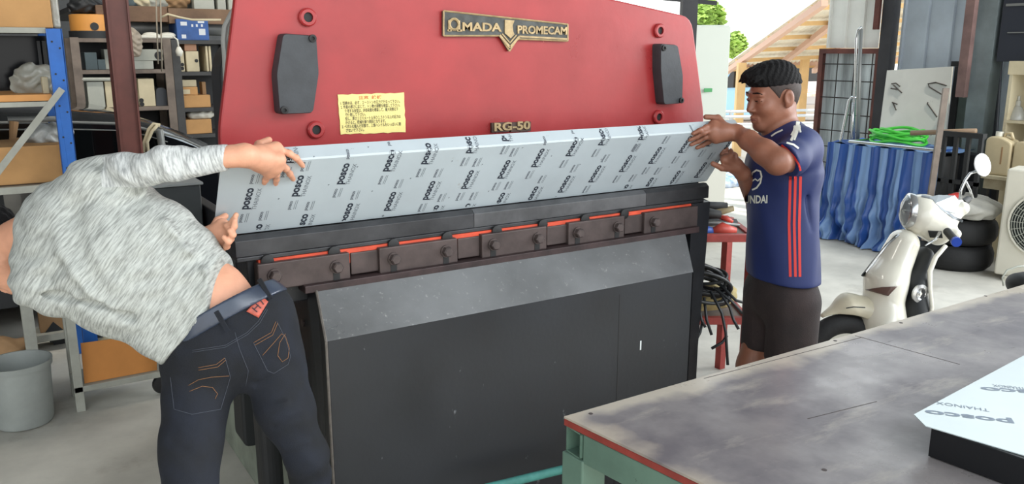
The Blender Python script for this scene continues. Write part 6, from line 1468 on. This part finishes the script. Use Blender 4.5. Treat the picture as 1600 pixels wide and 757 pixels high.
# ------------------------------------------------------------------ outside, through the opening
def wbox(name, x0, y0, x1, y1, depth, dd, mt, ground=False, **kw):
    a, b = W(x0, y1, depth), W(x1, y0, depth); z0 = 0 if ground else a.z
    zt__ = W((x0 + x1) / 2, y0, depth).z; w_ = (x1 - x0) * depth / F_PX
    c = (W((x0 + x1) / 2, (y0 + y1) / 2, depth)); c = Vector((c.x, c.y, (z0 + zt__) / 2)) + FH * dd / 2
    return MB().box(c, (w_, dd, zt__ - z0), (RGT, FH, Vector((0, 0, 1)))).build(name, mt, bevel=.01, **kw)
m_cab = mat('pale_cabinet', (208, 214, 204), .5)
dcb = 7.4
cbn = thing('control_cabinet', tuple(PZ(1112, 380, 0)), 'pale electrical cabinet with green stickers just outside the opening', 'cabinet')
def cbx(name, x0, y0, x1, y1, d0, dd, mt, par):
    c = W((x0 + x1) / 2, (y0 + y1) / 2, d0); zt__ = W((x0 + x1) / 2, y0, d0).z; zb__ = W((x0 + x1) / 2, y1, d0).z
    return MB().box(Vector((c.x, c.y, (zt__ + zb__) / 2)) + FH * dd / 2, ((x1 - x0) * d0 / F_PX, dd, zt__ - zb__), (RGT, FH, Vector((0, 0, 1)))).build(name, mt, par, bevel=.004)
cbx('cabinet_body', 1040, 42, 1138, 184, dcb, .4, m_cab, cbn); cbx('cabinet_roof', 1038, 39, 1140, 44, dcb - .03, .46, m_cab, cbn)
cbx('cabinet_plinth', 1050, 184, 1134, 380, dcb + .05, .3, m_white, cbn)
cbx('door_latch', 1127, 92, 1136, 101, dcb - .02, .02, m_dark, cbn); cbx('green_sticker', 1092, 49, 1116, 56, dcb - .006, .006, mat('green_print', (80, 160, 100), .6), cbn); cbx('green_sticker', 1100, 138, 1113, 144, dcb - .006, .006, MATS['green_print'], cbn)
m_tan = mat('tan_timber', (206, 170, 118), .7, var=.1, scale=3)
m_pink = mat('pinkish_steel_beam', (196, 160, 140), .7)
def wbeam(mb, a, b, s_): d = (b - a).normalized(); u_, v_ = frame_of(d); mb.box((a + b) / 2, ((b - a).length, s_, s_), (d, u_, v_))
shd = thing('open_shed', tuple(PZ(1200, 240, 0)), 'open shed with pale corrugated roof and tan posts, outside in the sun', 'shed')
RA, RB, RC, RD = W(1128, 104, 15), W(1290, -12, 10), W(1560, -14, 12), W(1500, 88, 17)
mb = MB()
def rpt(u, v):
    return (RA * (1 - u) + RB * u) * (1 - v) + (RD * (1 - u) + RC * u) * v
mb.grid(lambda u, v: rpt(u, v) + Vector((0, 0, .02 * (1 if int(v * 120) % 2 else -1))), 1, 120)
mb.build('roof_sheeting', mat('pale_roof_sheet', (232, 226, 212), .7, var=.1, scale=2), shd)
for i in range(6):
    u = .02 + i * .18; mb = MB(); wbeam(mb, rpt(u, 0) - Vector((0, 0, .08)), rpt(u, 1) - Vector((0, 0, .08)), .06); mb.build('purlin', m_tan, shd)
for v in (0.0, .18, .36): mb = MB(); wbeam(mb, rpt(0, v) - Vector((0, 0, .16)), rpt(1, v) - Vector((0, 0, .12)), .08); mb.build('rafter', m_pink, shd)
for x, y0, y1, d_ in ((1159, 98, 236, 13.5), (1258, 92, 206, 15.0)):
    p0 = W(x, y0, d_); MB().box(Vector((p0.x, p0.y, p0.z / 2)), (.13, .13, p0.z), (RGT, FH, Vector((0, 0, 1)))).build('post', m_tan, shd)
mb = MB(); wbeam(mb, W(1128, 104, 15), W(1500, 84, 16.8), .14); mb.build('eave_beam', m_pink, shd)
# red roofed building further away
rb2 = thing('red_roof_building', tuple(PZ(1210, 170, 0)), 'low building with red striped roof far outside', 'building')
mb = MB(); q = [W(1080, 122, 24), W(1340, 116, 24), W(1340, 150, 20), W(1080, 152, 20)]; mb.prism(q, (0, 0, .06)); mb.build('roof', mat('red_white_roof', (214, 120, 100), .6, rgb2=(236, 220, 206), scale=2.5, stretch=(3, .4, 1)), rb2)
c_ = W(1210, 165, 22); MB().box(Vector((c_.x, c_.y, .6)), (4.5, 2, 1.2), (RGT, FH, Vector((0, 0, 1)))).build('wall', mat('whitewash', (226, 226, 220), .8), rb2)
m_rail = mat('galvanised_rail', (188, 192, 196), .4, .5)
rl = thing('railing', tuple(PZ(1180, 280, 0)), 'galvanised pipe railing outside behind the standing man', 'railing')
for y0, y1 in ((176, 172), (184, 180), (196, 192), (210, 206)):
    mb = MB(); mb.tube([W(1060, y0, 11), W(1290, y1, 11)], .02, 6); mb.build('rail', m_rail, rl)
for x in (1100, 1142, 1190, 1240, 1285):
    p0 = W(x, 172, 11); mb = MB(); mb.tube([Vector((p0.x, p0.y, 0)), p0], .022, 6); mb.build('post', m_rail, rl)
def simple_car(px, py, d_, L_, mt, label):
    p = W(px, py, d_); b = Vector((p.x, p.y, 0)); t = thing('parked_car', tuple(b), label, 'car')
    pr2 = [(-2.1, .35), (-2.1, .75), (-1.9, .85), (-1.1, .92), (-.6, 1.38), (.7, 1.42), (1.4, .98), (2.0, .9), (2.1, .7), (2.1, .35)]
    P_ = [b + RGT * (x * L_) + Vector((0, 0, z)) for x, z in pr2]; MB().prism(P_, FH * 1.6).build('car_body', mt, t, bevel=.06, seg=3)
    w_ = [b + RGT * (x * L_) + Vector((0, 0, z)) - FH * .01 for x, z in ((-.95, .95), (-.55, 1.32), (.65, 1.35), (1.2, .98))]; MB().prism(w_, FH * .02).build('side_window', m_glass, t)
    for x in (-1.3, 1.3): MB().lathe([(.1, 0), (.3, .01), (.32, .05), (.32, .18)], b + RGT * (x * L_) + Vector((0, 0, .32)) - FH * .02, FH, 24).build('wheel', m_rubber, t, smooth=True)
simple_car(1262, 165, 21, .9, mat('silver_paint', (206, 208, 212), .3, .3), 'silver car parked outside right of the standing man')
simple_car(1160, 190, 17.5, .5, mat('light_blue_paint', (150, 190, 216), .3, .2), 'light blue car parked outside beyond the cabinet')
q = PZ(1135, 283, .06); lump('striped_sack', mat('blue_white_sack', (196, 206, 222), .7, rgb2=(110, 140, 180), scale=12), q, .22, (1.6, .9, .4), 81, 'pale blue and white sack on the sunlit floor outside', 'sack', h=.02)
# red/white box outside, dark post over the machine, trees
wbox('red_post', 1189, 196, 1200, 300, 9.5, .1, m_rust, True, label='rusty post standing outside behind the man\'s neck', cat='post')
wbox('white_post', 1174, 192, 1188, 300, 9.5, .12, m_white, True, label='white post standing outside in front of the man\'s chin', cat='post')
mb = MB(); p0 = W(1074, 60, 5.6); mb.box(Vector((p0.x, p0.y, 2.3)), (.10, .10, 4.6), (RGT, FH, Vector((0, 0, 1)))); mb.build('dark_steel_post', MATS['dark_post'], label='dark steel post rising behind the machine top right corner', cat='post')
mb = MB(); a_, b_ = W(960, -10, 6.2), W(1120, 5, 6.2); wbeam(mb, a_, b_, .03); mb.build('overhead_wire', m_dark, label='thin dark bar crossing the sky above the machine', cat='bar')
def tree(px, py, d_, r, seed, label):
    p = W(px, py, d_); t = thing('tree', (p.x, p.y, 0), label, 'tree'); rnd = random.Random(seed)
    MB().tube([(p.x, p.y, 0), (p.x + .1, p.y, p.z)], [.14, .08], 8).build('trunk', mat('bark', (92, 78, 62), .9), t)
    mb = MB()
    for _ in range(900):
        v = Vector((rnd.gauss(0, 1), rnd.gauss(0, 1), rnd.gauss(0, .8))); v = v.normalized() * r * rnd.random() ** .4; c = p + v; n1 = Vector((rnd.gauss(0, 1), rnd.gauss(0, 1), rnd.gauss(0, 1))).normalized(); u_, v_ = frame_of(n1); s_ = .11
        mb.add([c + u_ * s_, c + v_ * s_ * .5, c - u_ * s_, c - v_ * s_ * .5], [(0, 1, 2, 3)])
    mb.build('foliage', mat('sunlit_leaves', (150, 180, 84), .6, var=.25, scale=3), t)
tree(1104, 30, 20, .45, 1, 'yellow-green tree behind the pale electrical cabinet')
tree(1147, 70, 26, .4, 2, 'yellow-green tree between cabinet and shed roof')
